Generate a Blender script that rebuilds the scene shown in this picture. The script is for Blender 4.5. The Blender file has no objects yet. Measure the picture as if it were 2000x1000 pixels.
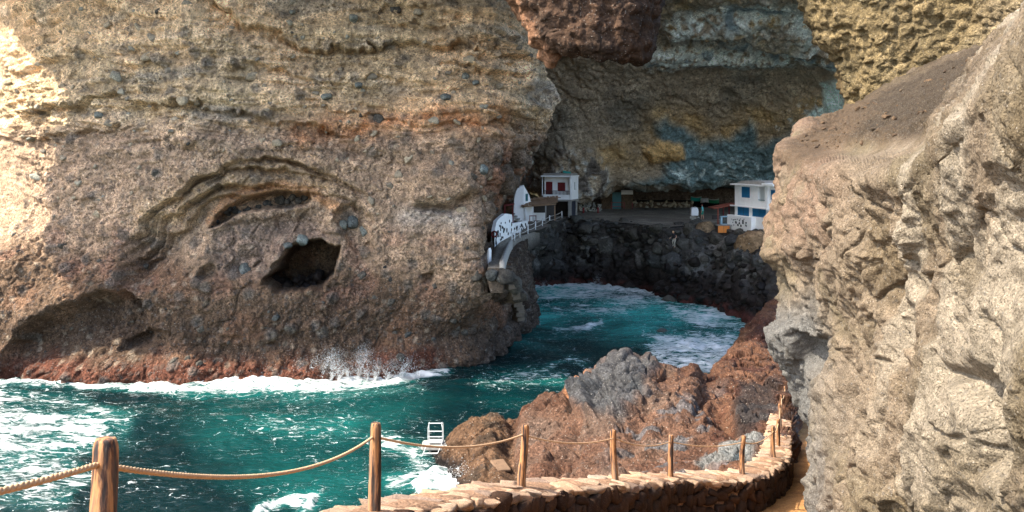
import bpy, bmesh, math, random
import numpy as np
from mathutils import Vector, Matrix

random.seed(7)
RNG = np.random.default_rng(7)
scene = bpy.context.scene
COL = scene.collection
R = math.radians

# ---------------------------------------------------------------- camera, sky, sun
F, HY, CZ = 1700.0, 310.0, 14.0            # focal length in photo pixels, eye level row, eye height above the sea
cam = bpy.data.cameras.new('camera')
cam.sensor_width = 36.0
cam.lens = 36.0 * F / 2000.0
cam.shift_y = -(500.0 - HY) / 2000.0
cam.clip_start, cam.clip_end = 0.1, 3000.0
cam_o = bpy.data.objects.new('camera', cam)
cam_o.location = (0, 0, CZ)
cam_o.rotation_euler = (R(90), 0, 0)
COL.objects.link(cam_o)
scene.camera = cam_o

SUN_DIR = Vector((-0.62, -0.20, 0.76)).normalized()      # towards the sun: from the open sea on the left
world = bpy.data.worlds.new('World')
scene.world = world
world.use_nodes = True
wn = world.node_tree
sky = wn.nodes.new('ShaderNodeTexSky')
sky.sky_type = 'NISHITA'
sky.sun_disc = False
sky.sun_elevation = math.asin(SUN_DIR.z)
sky.sun_rotation = math.atan2(SUN_DIR.x, SUN_DIR.y)
sky.dust_density = 2.2
sky.air_density = 0.9
sky.ozone_density = 0.6
wn.links.new(sky.outputs[0], wn.nodes['Background'].inputs[0])
wn.nodes['Background'].inputs[1].default_value = 0.15
sun = bpy.data.lights.new('sun', 'SUN')
sun.energy = 2.7
sun.angle = R(0.6)
sun.color = (1.0, 0.91, 0.78)
sun_o = bpy.data.objects.new('sun', sun)
sun_o.rotation_euler = SUN_DIR.to_track_quat('Z', 'Y').to_euler()
sun_o.location = (-60, -20, 80)
COL.objects.link(sun_o)
vs = scene.view_settings
vs.view_transform = 'Standard'
vs.look = 'None'
vs.exposure = 2.25
vs.gamma = 1.0
vs.use_curve_mapping = False
scene.cycles.max_bounces = 10
scene.cycles.diffuse_bounces = 7

# ---------------------------------------------------------------- helpers
def at(px, py, Y):
    return ((px - 1000.0) / F * Y, Y, CZ - (py - HY) / F * Y)

def lin(r, g, b, k=1.0):
    def f(c):
        c = c / 255.0
        return (c / 12.92 if c <= 0.04045 else ((c + 0.055) / 1.055) ** 2.4) * k
    return np.array((f(r), f(g), f(b)))

_u = np.uint32
def _hash(ix, iy, iz, seed):
    h = ix * _u(374761393) + iy * _u(668265263) + iz * _u(2147483647) + _u((seed * 974634721) & 0xffffffff)
    h = (h ^ (h >> _u(13))) * _u(1274126177)
    h = (h ^ (h >> _u(15))) * _u(2246822519)
    return h ^ (h >> _u(16))

def noise(p, freq=1.0, seed=0):
    """gradient noise in about -1..1, p is (n, 3)"""
    q = p * freq
    i = np.floor(q)
    f = (q - i).astype(np.float32)
    i = i.astype(np.int64).astype(np.uint32)
    w = f * f * f * (f * (f * 6 - 15) + 10)
    out = 0
    for dx in (0, 1):
        wx = w[:, 0] if dx else 1 - w[:, 0]
        for dy in (0, 1):
            wy = w[:, 1] if dy else 1 - w[:, 1]
            for dz in (0, 1):
                wz = w[:, 2] if dz else 1 - w[:, 2]
                h = _hash(i[:, 0] + _u(dx), i[:, 1] + _u(dy), i[:, 2] + _u(dz), seed)
                g = ((h & _u(1023)).astype(np.float32) - 511.5) / 511.5 * (f[:, 0] - dx) \
                    + (((h >> _u(10)) & _u(1023)).astype(np.float32) - 511.5) / 511.5 * (f[:, 1] - dy) \
                    + (((h >> _u(20)) & _u(1023)).astype(np.float32) - 511.5) / 511.5 * (f[:, 2] - dz)
                out = out + wx * wy * wz * g
    return out * 1.5

def fbm(p, freq, octaves=4, gain=0.5, lac=2.07, seed=0, ridged=False):
    a, s, tot = 1.0, 0.0, 0.0
    for k in range(octaves):
        n = noise(p, freq, seed + k * 17)
        if ridged:
            n = 1 - 2 * np.abs(n)
        s = s + a * n
        tot += a
        a *= gain
        freq *= lac
    return s / tot

def worley(p, freq, seed=0):
    """distance to the nearest and second feature point and a random id of the nearest"""
    q = (p * freq).astype(np.float32)
    i0 = np.floor(q)
    f1 = np.full(len(q), 9.0, np.float32)
    f2 = np.full(len(q), 9.0, np.float32)
    idn = np.zeros(len(q), np.float32)
    for dx in (-1, 0, 1):
        for dy in (-1, 0, 1):
            for dz in (-1, 0, 1):
                c = i0 + np.array((dx, dy, dz), np.float32)
                ci = c.astype(np.int64).astype(np.uint32)
                h = _hash(ci[:, 0], ci[:, 1], ci[:, 2], seed)
                d = (c[:, 0] + (h & _u(1023)).astype(np.float32) / 1023 - q[:, 0]) ** 2
                d += (c[:, 1] + ((h >> _u(10)) & _u(1023)).astype(np.float32) / 1023 - q[:, 1]) ** 2
                d += (c[:, 2] + ((h >> _u(20)) & _u(1023)).astype(np.float32) / 1023 - q[:, 2]) ** 2
                near = d < f1
                f2 = np.where(near, f1, np.minimum(f2, d))
                idn = np.where(near, (h % _u(997)).astype(np.float32) / 997, idn)
                f1 = np.where(near, d, f1)
    return np.sqrt(f1), np.sqrt(f2), idn

def warp3(p, freq, amp, seed):
    return p + amp * np.stack([noise(p, freq, seed), noise(p, freq, seed + 1), noise(p, freq, seed + 2)], 1)

def blocky(p, freq, seed, warp=.35, crack=.5):
    """broken, angular relief: every cell its own height and tilt, with a crack between; about -0.5..0.5"""
    q = warp3(p, freq * 1.1, warp / freq, seed)
    a, b, i = worley(q, freq, seed + 9)
    tilt = noise(np.stack([i * 57.0, i * 91.0 + p[:, 2] * freq * .9, p[:, 0] * freq * .9], 1), 1.0, seed + 4) * .5
    e = sstep(0.02, .2, b - a)
    return (i - .5) * e * .9 + tilt * .5 * e - crack * np.exp(-((b - a) / .07) ** 2) * .4

def sstep(a, b, x):
    t = np.clip((x - a) / (b - a), 0, 1)
    return t * t * (3 - 2 * t)

def bump1(x, c, w):
    return np.exp(-((x - c) / w) ** 2)

def pts_in_poly(u, v, poly):
    """signed distance (positive inside) of points to a polygon"""
    inside = np.zeros(len(u), bool)
    d = np.full(len(u), 1e9)
    n = len(poly)
    for k in range(n):
        (x0, y0), (x1, y1) = poly[k], poly[(k + 1) % n]
        if y0 != y1:
            c = (y0 > v) != (y1 > v)
            inside ^= c & (u < (x1 - x0) * (v - y0) / (y1 - y0) + x0)
        ex, ey = x1 - x0, y1 - y0
        t = np.clip(((u - x0) * ex + (v - y0) * ey) / (ex * ex + ey * ey + 1e-9), 0, 1)
        d = np.minimum(d, np.hypot(u - x0 - t * ex, v - y0 - t * ey))
    return np.where(inside, d, -d)

def line_dist(u, v, pts):
    d = np.full(len(u), 1e9)
    for (x0, y0), (x1, y1) in zip(pts[:-1], pts[1:]):
        ex, ey = x1 - x0, y1 - y0
        t = np.clip(((u - x0) * ex + (v - y0) * ey) / (ex * ex + ey * ey + 1e-9), 0, 1)
        d = np.minimum(d, np.hypot(u - x0 - t * ex, v - y0 - t * ey))
    return d

def catmull(ctrl, t, axis):
    """Catmull-Rom along an axis of a control array at index coordinates t"""
    c = np.moveaxis(np.asarray(ctrl, float), axis, 0)
    n = c.shape[0]
    ext = np.concatenate([[2 * c[0] - c[1]], c, [2 * c[-1] - c[-2]]])
    k = np.clip(np.floor(t).astype(int), 0, n - 2)
    f = (t - k).reshape((-1,) + (1,) * (c.ndim - 1))
    p0, p1, p2, p3 = ext[k], ext[k + 1], ext[k + 2], ext[k + 3]
    # soften overshoot: tension 0.42
    m1, m2 = 0.42 * (p2 - p0), 0.42 * (p3 - p1)
    f2, f3 = f * f, f * f * f
    r = (2 * f3 - 3 * f2 + 1) * p1 + (f3 - 2 * f2 + f) * m1 + (-2 * f3 + 3 * f2) * p2 + (f3 - f2) * m2
    return np.moveaxis(r, 0, axis)

def surf(ctrl, tr, tc):
    return catmull(catmull(ctrl, tr, 0), tc, 1)

def grid_normals(P, sign=1):
    du = np.gradient(P, axis=1)
    dv = np.gradient(P, axis=0)
    n = np.cross(du, dv) * sign
    return n / (np.linalg.norm(n, axis=2, keepdims=True) + 1e-9)

def project(P):
    p = P.reshape(-1, 3)
    y = np.maximum(p[:, 1], 0.5)
    return 1000 + p[:, 0] / y * F, HY + (CZ - p[:, 2]) / y * F

def grid_mesh(name, P, colour=None, mat=None, attrs=None, flip=False, smooth=True, parent=None):
    nr, nc = P.shape[:2]
    me = bpy.data.meshes.new(name)
    me.vertices.add(nr * nc)
    me.vertices.foreach_set('co', np.ascontiguousarray(P, np.float32).ravel())
    idx = np.arange(nr * nc).reshape(nr, nc)
    q = np.stack([idx[:-1, :-1], idx[:-1, 1:], idx[1:, 1:], idx[1:, :-1]], -1).reshape(-1, 4)
    if flip:
        q = q[:, ::-1]
    nf = len(q)
    me.loops.add(nf * 4)
    me.polygons.add(nf)
    me.loops.foreach_set('vertex_index', np.ascontiguousarray(q, np.int32).ravel())
    me.polygons.foreach_set('loop_start', np.arange(0, nf * 4, 4, dtype=np.int32))
    me.polygons.foreach_set('use_smooth', np.full(nf, smooth))
    if colour is not None:
        a = me.attributes.new('Col', 'FLOAT_COLOR', 'POINT')
        c = np.ones((nr * nc, 4), np.float32)
        c[:, :3] = colour
        a.data.foreach_set('color', c.ravel())
    for k, v in (attrs or {}).items():
        a = me.attributes.new(k, 'FLOAT', 'POINT')
        a.data.foreach_set('value', np.ascontiguousarray(v, np.float32))
    me.update(calc_edges=True)
    me.validate()
    if mat:
        me.materials.append(mat)
    o = bpy.data.objects.new(name, me)
    COL.objects.link(o)
    if parent:
        o.parent = parent
    return o

def tag(o, label=None, cat=None, group=None, kind=None):
    if label: o['label'] = label
    if cat: o['category'] = cat
    if group: o['group'] = group
    if kind: o['kind'] = kind
    return o

def mixc(c, target, w):
    w = np.asarray(w)[:, None]
    return c * (1 - w) + np.asarray(target) * w

# ---------------------------------------------------------------- materials
def new_mat(name):
    m = bpy.data.materials.new(name)
    m.use_nodes = True
    nt = m.node_tree
    b = nt.nodes['Principled BSDF']
    return m, nt, b

def N(nt, kind, **kw):
    n = nt.nodes.new(kind)
    for k, v in kw.items():
        if k.startswith('i_'):
            n.inputs[k[2:].replace('_', ' ')].default_value = v
        else:
            setattr(n, k, v)
    return n

def ramp(nt, src, stops):
    r = nt.nodes.new('ShaderNodeValToRGB')
    el = r.color_ramp.elements
    while len(el) < len(stops):
        el.new(0.5)
    for e, (p, c) in zip(el, stops):
        e.position = p
        e.color = (c, c, c, 1) if isinstance(c, (int, float)) else (*c, 1)
    nt.links.new(src, r.inputs[0])
    return r.outputs[0]

def mixrgb(nt, fac, a, b, mode='MIX'):
    m = nt.nodes.new('ShaderNodeMix')
    m.data_type = 'RGBA'
    m.blend_type = mode
    for sock, v in ((m.inputs[0], fac), (m.inputs[6], a), (m.inputs[7], b)):
        if hasattr(v, 'links'):
            nt.links.new(v, sock)
        elif isinstance(v, (int, float)):
            sock.default_value = v
        else:
            sock.default_value = (*v, 1)
    return m.outputs[2]

def math_n(nt, op, a, b=None, c=None):
    m = nt.nodes.new('ShaderNodeMath')
    m.operation = op
    for k, v in enumerate((a, b, c)):
        if v is None:
            continue
        if hasattr(v, 'links'):
            nt.links.new(v, m.inputs[k])
        else:
            m.inputs[k].default_value = v
    return m.outputs[0]

def rock_mat(name, grain=1.0, specks=0.35, dark=(0.05, 0.045, 0.04), light=(0.55, 0.5, 0.42), bump=0.5, vary=0.6, base=None, rough=0.95, use_obj=False, lights=0.12, pits=.5, gravel=.35):
    """rock: base colour from the layer colours of the mesh, broken by blotches, grit and clasts"""
    m, nt, b = new_mat(name)
    L = nt.links
    if use_obj:
        co = N(nt, 'ShaderNodeTexCoord').outputs['Object']
    else:
        co = N(nt, 'ShaderNodeNewGeometry').outputs['Position']
    if base is None:
        a = N(nt, 'ShaderNodeAttribute', attribute_name='Col').outputs['Color']
    else:
        rgb = N(nt, 'ShaderNodeRGB')
        rgb.outputs[0].default_value = (*base, 1)
        a = rgb.outputs[0]
        oi = N(nt, 'ShaderNodeObjectInfo')
        a = mixrgb(nt, 1.0, a, ramp(nt, oi.outputs['Random'], [(0, (0.6, 0.6, 0.62)), (0.35, (1.0, 0.95, 0.88)), (0.7, (1.25, 1.15, 1.0)), (1, (0.9, 1.0, 1.05))]), 'MULTIPLY')
    def tex(kind, scale, **kw):
        n = N(nt, kind, **kw)
        n.inputs['Scale'].default_value = scale * grain
        L.new(co, n.inputs['Vector'])
        return n
    n1 = tex('ShaderNodeTexNoise', 0.55); n1.inputs['Detail'].default_value = 6; n1.inputs['Roughness'].default_value = 0.68
    n2 = tex('ShaderNodeTexNoise', 5.0); n2.inputs['Detail'].default_value = 6; n2.inputs['Roughness'].default_value = 0.72
    v1 = tex('ShaderNodeTexVoronoi', 3.2); v1.inputs['Randomness'].default_value = 1
    v2 = tex('ShaderNodeTexVoronoi', 9.0)
    lo, hi = 1 - vary, 1 + vary
    c = mixrgb(nt, 1.0, a, ramp(nt, n1.outputs[0], [(0.28, lo), (0.5, 1.0), (0.72, hi)]), 'MULTIPLY')
    c = mixrgb(nt, 1.0, c, ramp(nt, n2.outputs[0], [(0.25, lo * 0.75), (0.5, 1.0), (0.75, hi * 1.1)]), 'MULTIPLY')
    sep = N(nt, 'ShaderNodeSeparateColor')
    L.new(v1.outputs['Color'], sep.inputs[0])
    # gravel: every grain its own shade, in beds and pockets only
    c_plain = c
    pocket = ramp(nt, n1.outputs[0], [(.40, .25), (.56, 1.0)])
    sepg = N(nt, 'ShaderNodeSeparateColor'); L.new(v2.outputs['Color'], sepg.inputs[0])
    c = mixrgb(nt, 1.0, c, ramp(nt, sepg.outputs[0], [(0.0, 1 - gravel), (0.5, 1.0), (1.0, 1 + gravel * .9)]), 'MULTIPLY')
    c = mixrgb(nt, 1.0, c, ramp(nt, sep.outputs[1], [(0.0, 1 - gravel * .6), (0.5, 1.0), (1.0, 1 + gravel * .5)]), 'MULTIPLY')
    c = mixrgb(nt, pocket, c_plain, c)
    inside = ramp(nt, v1.outputs['Distance'], [(0.22, 1.0), (0.42, 0.0)])
    pick = ramp(nt, sep.outputs[0], [(1 - specks * 0.75, 0.0), (1 - specks * 0.75 + 0.02, 1.0)])
    c = mixrgb(nt, math_n(nt, 'MULTIPLY', math_n(nt, 'MULTIPLY', inside, pick), 0.55), c, dark)
    sep2 = N(nt, 'ShaderNodeSeparateColor')
    L.new(v2.outputs['Color'], sep2.inputs[0])
    in2 = ramp(nt, v2.outputs['Distance'], [(0.2, 1.0), (0.4, 0.0)])
    c = mixrgb(nt, math_n(nt, 'MULTIPLY', math_n(nt, 'MULTIPLY', in2, ramp(nt, sep2.outputs[1], [(1 - specks, 0.0), (1 - specks + 0.02, 1.0)])), 0.45), c, dark)
    c = mixrgb(nt, math_n(nt, 'MULTIPLY', math_n(nt, 'MULTIPLY', in2, ramp(nt, sep2.outputs[2], [(1 - lights, 0.0), (1 - lights + 0.02, 1.0)])), 0.3), c, light)
    n3 = tex('ShaderNodeTexNoise', 11.0); n3.inputs['Detail'].default_value = 5; n3.inputs['Roughness'].default_value = 0.6
    pit = ramp(nt, n3.outputs[0], [(0.36, 1.0), (0.46, 0.0)])
    c = mixrgb(nt, math_n(nt, 'MULTIPLY', pit, pits), c, mixrgb(nt, 1.0, c, (.35, .33, .31), 'MULTIPLY'))
    L.new(c, b.inputs['Base Color'])
    b.inputs['Roughness'].default_value = rough
    b.inputs['Specular IOR Level'].default_value = 0.12
    h = math_n(nt, 'ADD', math_n(nt, 'MULTIPLY', n2.outputs[0], 0.55), math_n(nt, 'MULTIPLY', v2.outputs['Distance'], -0.22))
    h = math_n(nt, 'ADD', h, math_n(nt, 'MULTIPLY', v1.outputs['Distance'], -0.2))
    h = math_n(nt, 'ADD', h, math_n(nt, 'MULTIPLY', pit, -0.12))
    bp = N(nt, 'ShaderNodeBump')
    bp.inputs['Strength'].default_value = bump
    bp.inputs['Distance'].default_value = 0.35 / grain
    L.new(h, bp.inputs['Height'])
    L.new(bp.outputs[0], b.inputs['Normal'])
    return m

# ---------------------------------------------------------------- the big cliff across the water
def tvals(segs):
    """index coordinates: list of (samples per control interval)"""
    out = [np.linspace(k, k + 1, n, endpoint=False) for k, n in enumerate(segs)]
    return np.concatenate(out + [[len(segs)]])

CLIFF_Z = [-3.0, 0.0, 3.0, 6.2, 7.3, 10.0, 13.0, 15.8, 18.0, 20.6, 25.0, 28.0, 31.0, 44.0]
CLIFF_LEAN = [-0.6, 0.0, 0.3, 0.5, 0.6, 0.8, 1.0, 1.2, 1.4, 1.6, 1.8, 1.6, 0, 0]
CLIFF_FACE = [(-95, 63), (-62, 59), (-45, 57), (-34, 55.8), (-22, 54.8), (-14, 55.8), (-8.5, 56.6)]
CLIFF_TIP = {
    -3.0: [(-5.2, 58.2), (-2.4, 61.5), (1.0, 71), (1.7, 80), (1.5, 90), (2.2, 99)],
    0.0: [(-4.9, 58.0), (-2.3, 61.0), (1.2, 71), (1.6, 80), (1.5, 90), (2.2, 98)],
    3.0: [(-4.2, 57.5), (-1.9, 59.8), (0.9, 69), (1.2, 79), (1.4, 90), (2.4, 99)],
    6.2: [(-3.6, 57.0), (-1.2, 57.6), (-0.2, 66), (0.4, 78), (1.0, 92), (3.0, 104)],
    7.3: [(-3.5, 56.9), (-2.5, 57.9), (-3.1, 68), (-2.9, 80), (-1.6, 95), (2, 112)],
    10.0: [(-3.4, 57.2), (-2.0, 58.6), (-2.4, 68), (-2.2, 82), (-.8, 98), (2, 114)],
    13.0: [(-2.8, 57.5), (0.3, 61.0), (0.5, 66), (0.0, 80), (0.5, 98), (3, 114)],
    15.8: [(-2.2, 57.8), (2.0, 62.0), (2.2, 66.5), (1.0, 80), (1.0, 98), (3, 114)],
    18.0: [(-1.8, 58.2), (2.7, 62.5), (2.8, 67.5), (1.5, 80), (1.0, 98), (3, 114)],
    20.6: [(-1.8, 58.6), (1.9, 63.0), (2.3, 67.5), (1.5, 80), (1.0, 98), (3, 114)],
    25.0: [(-1.8, 59), (1.6, 63.4), (2.0, 68), (1.5, 80), (1.0, 98), (3, 114)],
}
rows = []
for z, lean in zip(CLIFF_Z, CLIFF_LEAN):
    tip = CLIFF_TIP.get(z) or [(x, y + (lean - 1.8) * (1 if k < 1 else .6 if k < 2 else 0.15)) for k, (x, y) in enumerate(CLIFF_TIP[25.0])]
    up_ = float(sstep(3, 12, np.array(z)))
    rec = [28 * up_ + 8, 18 * up_ + 5, 12 * up_ + 2.5, 4.2 * up_, 0, 0, 0]               # the left end bends back towards the open sea
    if z > 30:                                                                          # unseen brow added to shade the face below; it stops short of the left end
        face = [(-95, 92, z), (-62, 80, z), (-44, 66, z), (-36.5, 49, z), (-22, 47.5, z), (-14, 47, z), (-8.5, 43.5, z)]
        rows.append(face + [(x, y, z) for x, y in ((1.5, 40.5), (9.5, 41.5), (10.5, 50), (7, 60), (3, 76), (3, 98))])
    else:
        rows.append([(x, y + r_ + lean, z) for (x, y), r_ in zip(CLIFF_FACE, rec)] + [(x, y, z) for x, y in tip])
CL = np.array(rows, float)
# bottom and top of the control net in z, dense where it is seen
tr = tvals([18, 46, 50, 22, 45, 50, 46, 36, 42, 66, 16, 10, 8])
tc = tvals([14, 26, 40, 190, 130, 92, 66, 52, 60, 44, 40, 20])
P = surf(CL, tr, tc)
shape = P.shape[:2]
Nn = grid_normals(P, 1)
if Nn[200, 300, 1] > 0:
    Nn = -Nn
p = P.reshape(-1, 3)
n = Nn.reshape(-1, 3)
u, v = project(P)
front = sstep(70, 60, p[:, 1])                       # the face that looks at us, 0 along the receding side
wn1 = noise(p, 0.35, 3)
wn2 = noise(p, 0.9, 4)
wn3 = noise(p, 2.4, 5)
uw = u + 14 * wn1 + 7 * wn2 + 3 * wn3
vw = v + 12 * noise(p, 0.33, 13) + 7 * noise(p, 0.9, 14) + 3.5 * noise(p, 2.4, 15)
d = np.zeros(len(p))
d += 0.9 * fbm(p, 0.11, 3, seed=20) * (0.3 + 0.7 * front)
mid = fbm(p, 0.42, 4, seed=30)
d += 0.42 * mid
# bedding lips: overhanging edges with an undercut below
def lip(pts, amp, reach, d):
    xs = np.array([q[0] for q in pts]); ys = np.array([q[1] for q in pts])
    yl = np.interp(uw, xs, ys)
    t = vw - yl + 8 * wn2 + 9 * wn3
    ends = sstep(xs[0] - 20, xs[0] + 50, u) * sstep(xs[-1] + 20, xs[-1] - 60, u) * front
    w = 1.5 * amp * ends * (0.65 + 0.6 * noise(p, 0.3, int(xs[0]) + 5))
    return d + w * (0.25 * np.exp(-np.abs(t) / (reach * .35)) * (t < 0) - np.where(t > 0, np.exp(-t / reach) * np.clip(t / 3.5, 0, 1), 0))
d = lip([(390, -5), (500, 50), (600, 88), (700, 100), (800, 84), (930, 86), (1040, 120)], 0.9, 26, d)
d = lip([(-60, 228), (90, 215), (210, 182), (265, 196), (400, 205), (560, 232), (700, 262)], 0.75, 30, d)
d = lip([(470, 108), (520, 128), (600, 156), (720, 150), (820, 170)], 0.55, 22, d)
d = lip([(560, 190), (700, 214), (800, 236), (900, 240), (1000, 225)], 0.5, 20, d)
d = lip([(740, 42), (860, 48), (1000, 96)], 0.6, 16, d)
d = lip([(-40, 275), (110, 268), (260, 240)], 0.5, 22, d)
d = lip([(620, 10), (760, 12), (880, 5)], 0.4, 14, d)
d = lip([(840, 120), (950, 128), (1060, 150)], 0.6, 18, d)
# the arched hollow with its stepped lips
ax = np.array([225, 262, 300, 350, 400, 450, 510, 560, 620, 665, 700, 740])
ay = np.array([498, 452, 405, 372, 343, 320, 310, 311, 322, 338, 368, 420])
ya = np.interp(uw, ax, ay)
t = vw - ya
inx = sstep(228, 262, u) * sstep(742, 690, u) * front
steps = 0
k_w = 1 + 0.45 * noise(p, 0.2, 61)
for off, amp in ((0, 1.1), (16, 0.7), (38, 1.0), (60, 0.8)):
    amp = amp * np.clip(.75 + 1.3 * noise(p, .22, 160 + off), .15, 1.4)
    tt = t - off * k_w - 8 * noise(p, 0.5, 60 + off) - 4 * noise(p, 1.6, 70 + off)
    steps = steps + amp * 1.35 * sstep(0, 4, tt) - 0.8 * amp * sstep(2, 20, tt)
fade = 1 - sstep(70, 215, t - 0.1 * (u - 450))
d -= steps * fade * inx * np.clip(0.5 + (u - 230) / 200, 0.5, 1) * np.where(u > 640, 0.6, 1.0)
# cavities
def cavity(poly, depth, soft, d, warp=1.0):
    s = pts_in_poly(u + (uw - u) * warp, v + (vw - v) * warp, poly)
    return d - depth * sstep(-2, soft, s)
d = cavity([(398, 446), (420, 416), (455, 396), (500, 378), (560, 371), (604, 372), (611, 390), (590, 404), (540, 408), (470, 418), (432, 440)], 2.0, 9, d, 0.6)
d = cavity([(510, 556), (535, 520), (562, 492), (590, 474), (625, 466), (662, 488), (645, 515), (650, 545), (632, 568), (585, 574), (535, 572)], 8.0, 14, d, 1.25)
d = cavity([(400, 452), (440, 425), (540, 412), (605, 405), (660, 470), (560, 490), (520, 548), (420, 545), (395, 500)], .9, 34, d)
d += .5 * sstep(-5, 20, pts_in_poly(uw, vw, [(400, 452), (440, 425), (605, 405), (660, 470), (520, 548), (420, 545)])) * blocky(p, .9, 62)
d = cavity([(375, 545), (390, 520), (420, 515), (430, 540), (400, 556)], 0.9, 12, d)
d = cavity([(640, 420), (690, 400), (735, 430), (730, 490), (690, 500)], 0.8, 14, d)
d = cavity([(800, 400), (880, 398), (918, 372), (925, 395), (880, 425), (820, 425)], 0.9, 14, d)
d = cavity([(820, 535), (845, 528), (845, 555), (822, 560)], 0.8, 10, d)
# lobe of cobbles high on the right
s = pts_in_poly(uw, vw, [(790, 345), (830, 320), (920, 330), (935, 370), (890, 405), (810, 400)])
d += 0.7 * sstep(-5, 22, s)
# hollow low on the left, under an arched brow
yb = np.interp(uw, [0, 30, 70, 120, 180, 240, 275], [720, 668, 618, 592, 578, 566, 600])
t = vw - yb
inx = sstep(8, 40, uw) * sstep(300, 250, uw) * front
d -= 1.5 * sstep(-2, 22, t) * (1 - sstep(60, 150, t)) * inx
d += 0.6 * sstep(-70, -10, t) * sstep(10, 0, t) * inx
yb = np.interp(uw, [225, 245, 280, 320], [668, 655, 640, 652])
t = vw - yb
d -= 0.9 * sstep(-2, 10, t) * (1 - sstep(12, 60, t)) * sstep(228, 245, uw) * sstep(345, 300, uw) * front
# the foot swells out as a low reddish bench
d += 1.3 * sstep(2.4, 0.6, p[:, 2] + 0.8 * wn1) * front * (0.7 + 0.5 * noise(p, 0.3, 77))
# crumbly relief: small ribs, cobbles and pits
rough_zone = 0.3 + 0.9 * sstep(-.15, 0.25, noise(p * np.array((.6, .6, 1.6)), 0.25, 88))
bed = fbm(warp3(p, .12, 1.2, 45) * np.array((.16, .16, 1.0)) + np.array((0, 0, 1)) * (.045 * p[:, 0:1]), .75, 4, gain=.6, seed=46)
d += (.6 * bed + .25 * (sstep(-.12, .12, bed) - .5)) * (.22 + .78 * sstep(330, 240, v + 30 * wn1)) * sstep(620, 480, v) * (.4 + .6 * front) * (1 - .75 * sstep(-20, 25, pts_in_poly(u, v, [(235, 500), (300, 395), (400, 335), (520, 300), (640, 315), (740, 380), (740, 600), (300, 600)])))
d += .45 * blocky(p, .55, 47) * (.5 + .5 * sstep(-.1, .3, wn1)) + .24 * blocky(p, 1.4, 48) * rough_zone
d += 0.10 * fbm(p, 1.3, 3, seed=40, ridged=True) * rough_zone
w1, w2, wid = worley(p, 1.1, 7)
cob = np.clip(1 - (w1 / 0.5) ** 2, 0, 1) ** 0.5
d += 0.2 * cob * (wid > 0.72) * rough_zone
d += 0.14 * fbm(p * np.array((1, 1, 1.5)), 0.8, 4, seed=41, gain=.6) * rough_zone
tip_zone = sstep(905, 985, u + 20 * wn1) * sstep(250, 320, v)           # the dark cobbled corner over the walkway
cw1, cw2, cwid = worley(p, 0.75, 19)
d += tip_zone * (0.75 * np.clip(1 - (cw1 / 0.62) ** 2, 0, 1) ** 0.5 - 0.2)
w3, w4, wid2 = worley(p, 2.6, 9)
cob2 = np.clip(1 - (w3 / 0.55) ** 2, 0, 1) ** 0.5
d += 0.1 * cob2 * (wid2 > 0.6)
d += 0.09 * fbm(p, 2.6, 3, seed=43, gain=.65, ridged=True)
d += 0.045 * fbm(p, 5.0, 2, seed=44)
# keep the walkway shelf clear
P2 = (p + n * d[:, None])
wy = np.array([52, 56.7, 62.6, 70, 76, 82.5, 91.5, 103]); wi = np.array([-1.7, -1.62, -1.5, -1.4, -.8, .7, 2.4, 5.0]); wo = np.array([-.5, -.45, -.3, 0.0, .6, 2.2, 4.2, 7.0])
inside_w = (P2[:, 1] > 55.5) & (P2[:, 1] < 103) & (P2[:, 0] > np.interp(P2[:, 1], wy, wi) - .15) & (P2[:, 0] < np.interp(P2[:, 1], wy, wo) + .5) & (P2[:, 2] > 5.9) & (P2[:, 2] < 9.2)
P2[:, 2] = np.where(inside_w, np.where(P2[:, 2] < 7.9, 6.55, P2[:, 2] + .9), P2[:, 2])
CLIFF_P = P2.reshape(shape + (3,))

# layer colours of the rock
tan = lin(196, 166, 129, 1.5); pink = lin(173, 146, 119, .97); khaki = lin(172, 149, 116, 1.38)
orange = lin(206, 146, 100, 1.05); brown = lin(118, 96, 76, .9); darkb = lin(84, 68, 54 , 1.05); red = lin(112, 72, 56, .65); grey = lin(150, 140, 124, 1.26)
c = np.repeat(tan[None], len(p), 0)
g1 = noise(p, 0.15, 101); g2 = noise(p, 0.5, 102); g3 = fbm(p, 0.9, 3, seed=103)
c = mixc(c, khaki, sstep(-0.1, 0.4, g1 + 0.5 * g2))
c = mixc(c, grey, 0.6 * sstep(0.15, 0.5, noise(p * np.array((.35, .35, 1.6)), 0.5, 104)))
c = mixc(c, pink, sstep(215, 275, v + 22 * g2 + 12 * g3) * 0.95)
ow = np.exp(-(line_dist(uw, vw, [(590, 262), (660, 240), (720, 242), (800, 228), (900, 232), (985, 235)]) / 26) ** 2)
c = mixc(c, orange, np.clip(ow * (0.75 + 0.9 * g3), 0, 0.95))
aw = np.exp(-(line_dist(uw, vw, [(300, 420), (400, 372), (470, 345), (560, 340), (640, 350)]) / 34) ** 2)
c = mixc(c, lin(178, 150, 116, 1.1), np.clip(aw, 0, 0.9))
aw = np.exp(-(line_dist(uw, vw, [(400, 425), (480, 375), (560, 366), (612, 372), (650, 410)]) / 10) ** 2)
c = mixc(c, lin(196, 142, 96, 1.0), np.clip(aw, 0, 0.6))
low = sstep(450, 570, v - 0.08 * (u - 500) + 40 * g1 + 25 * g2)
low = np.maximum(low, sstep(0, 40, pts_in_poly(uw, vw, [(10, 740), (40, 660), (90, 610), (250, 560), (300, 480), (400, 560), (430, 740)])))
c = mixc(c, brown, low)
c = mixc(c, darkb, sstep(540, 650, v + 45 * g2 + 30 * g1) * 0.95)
c = mixc(c, darkb, 0.9 * sstep(-5, 30, pts_in_poly(uw, vw, [(20, 730), (60, 640), (130, 600), (255, 570), (262, 700), (200, 730)])))  # darker inside the low left hollow
c = mixc(c, lin(126, 96, 74, .9), 0.6 * low * sstep(0.1, 0.4, noise(p, 0.35, 110)))
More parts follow.
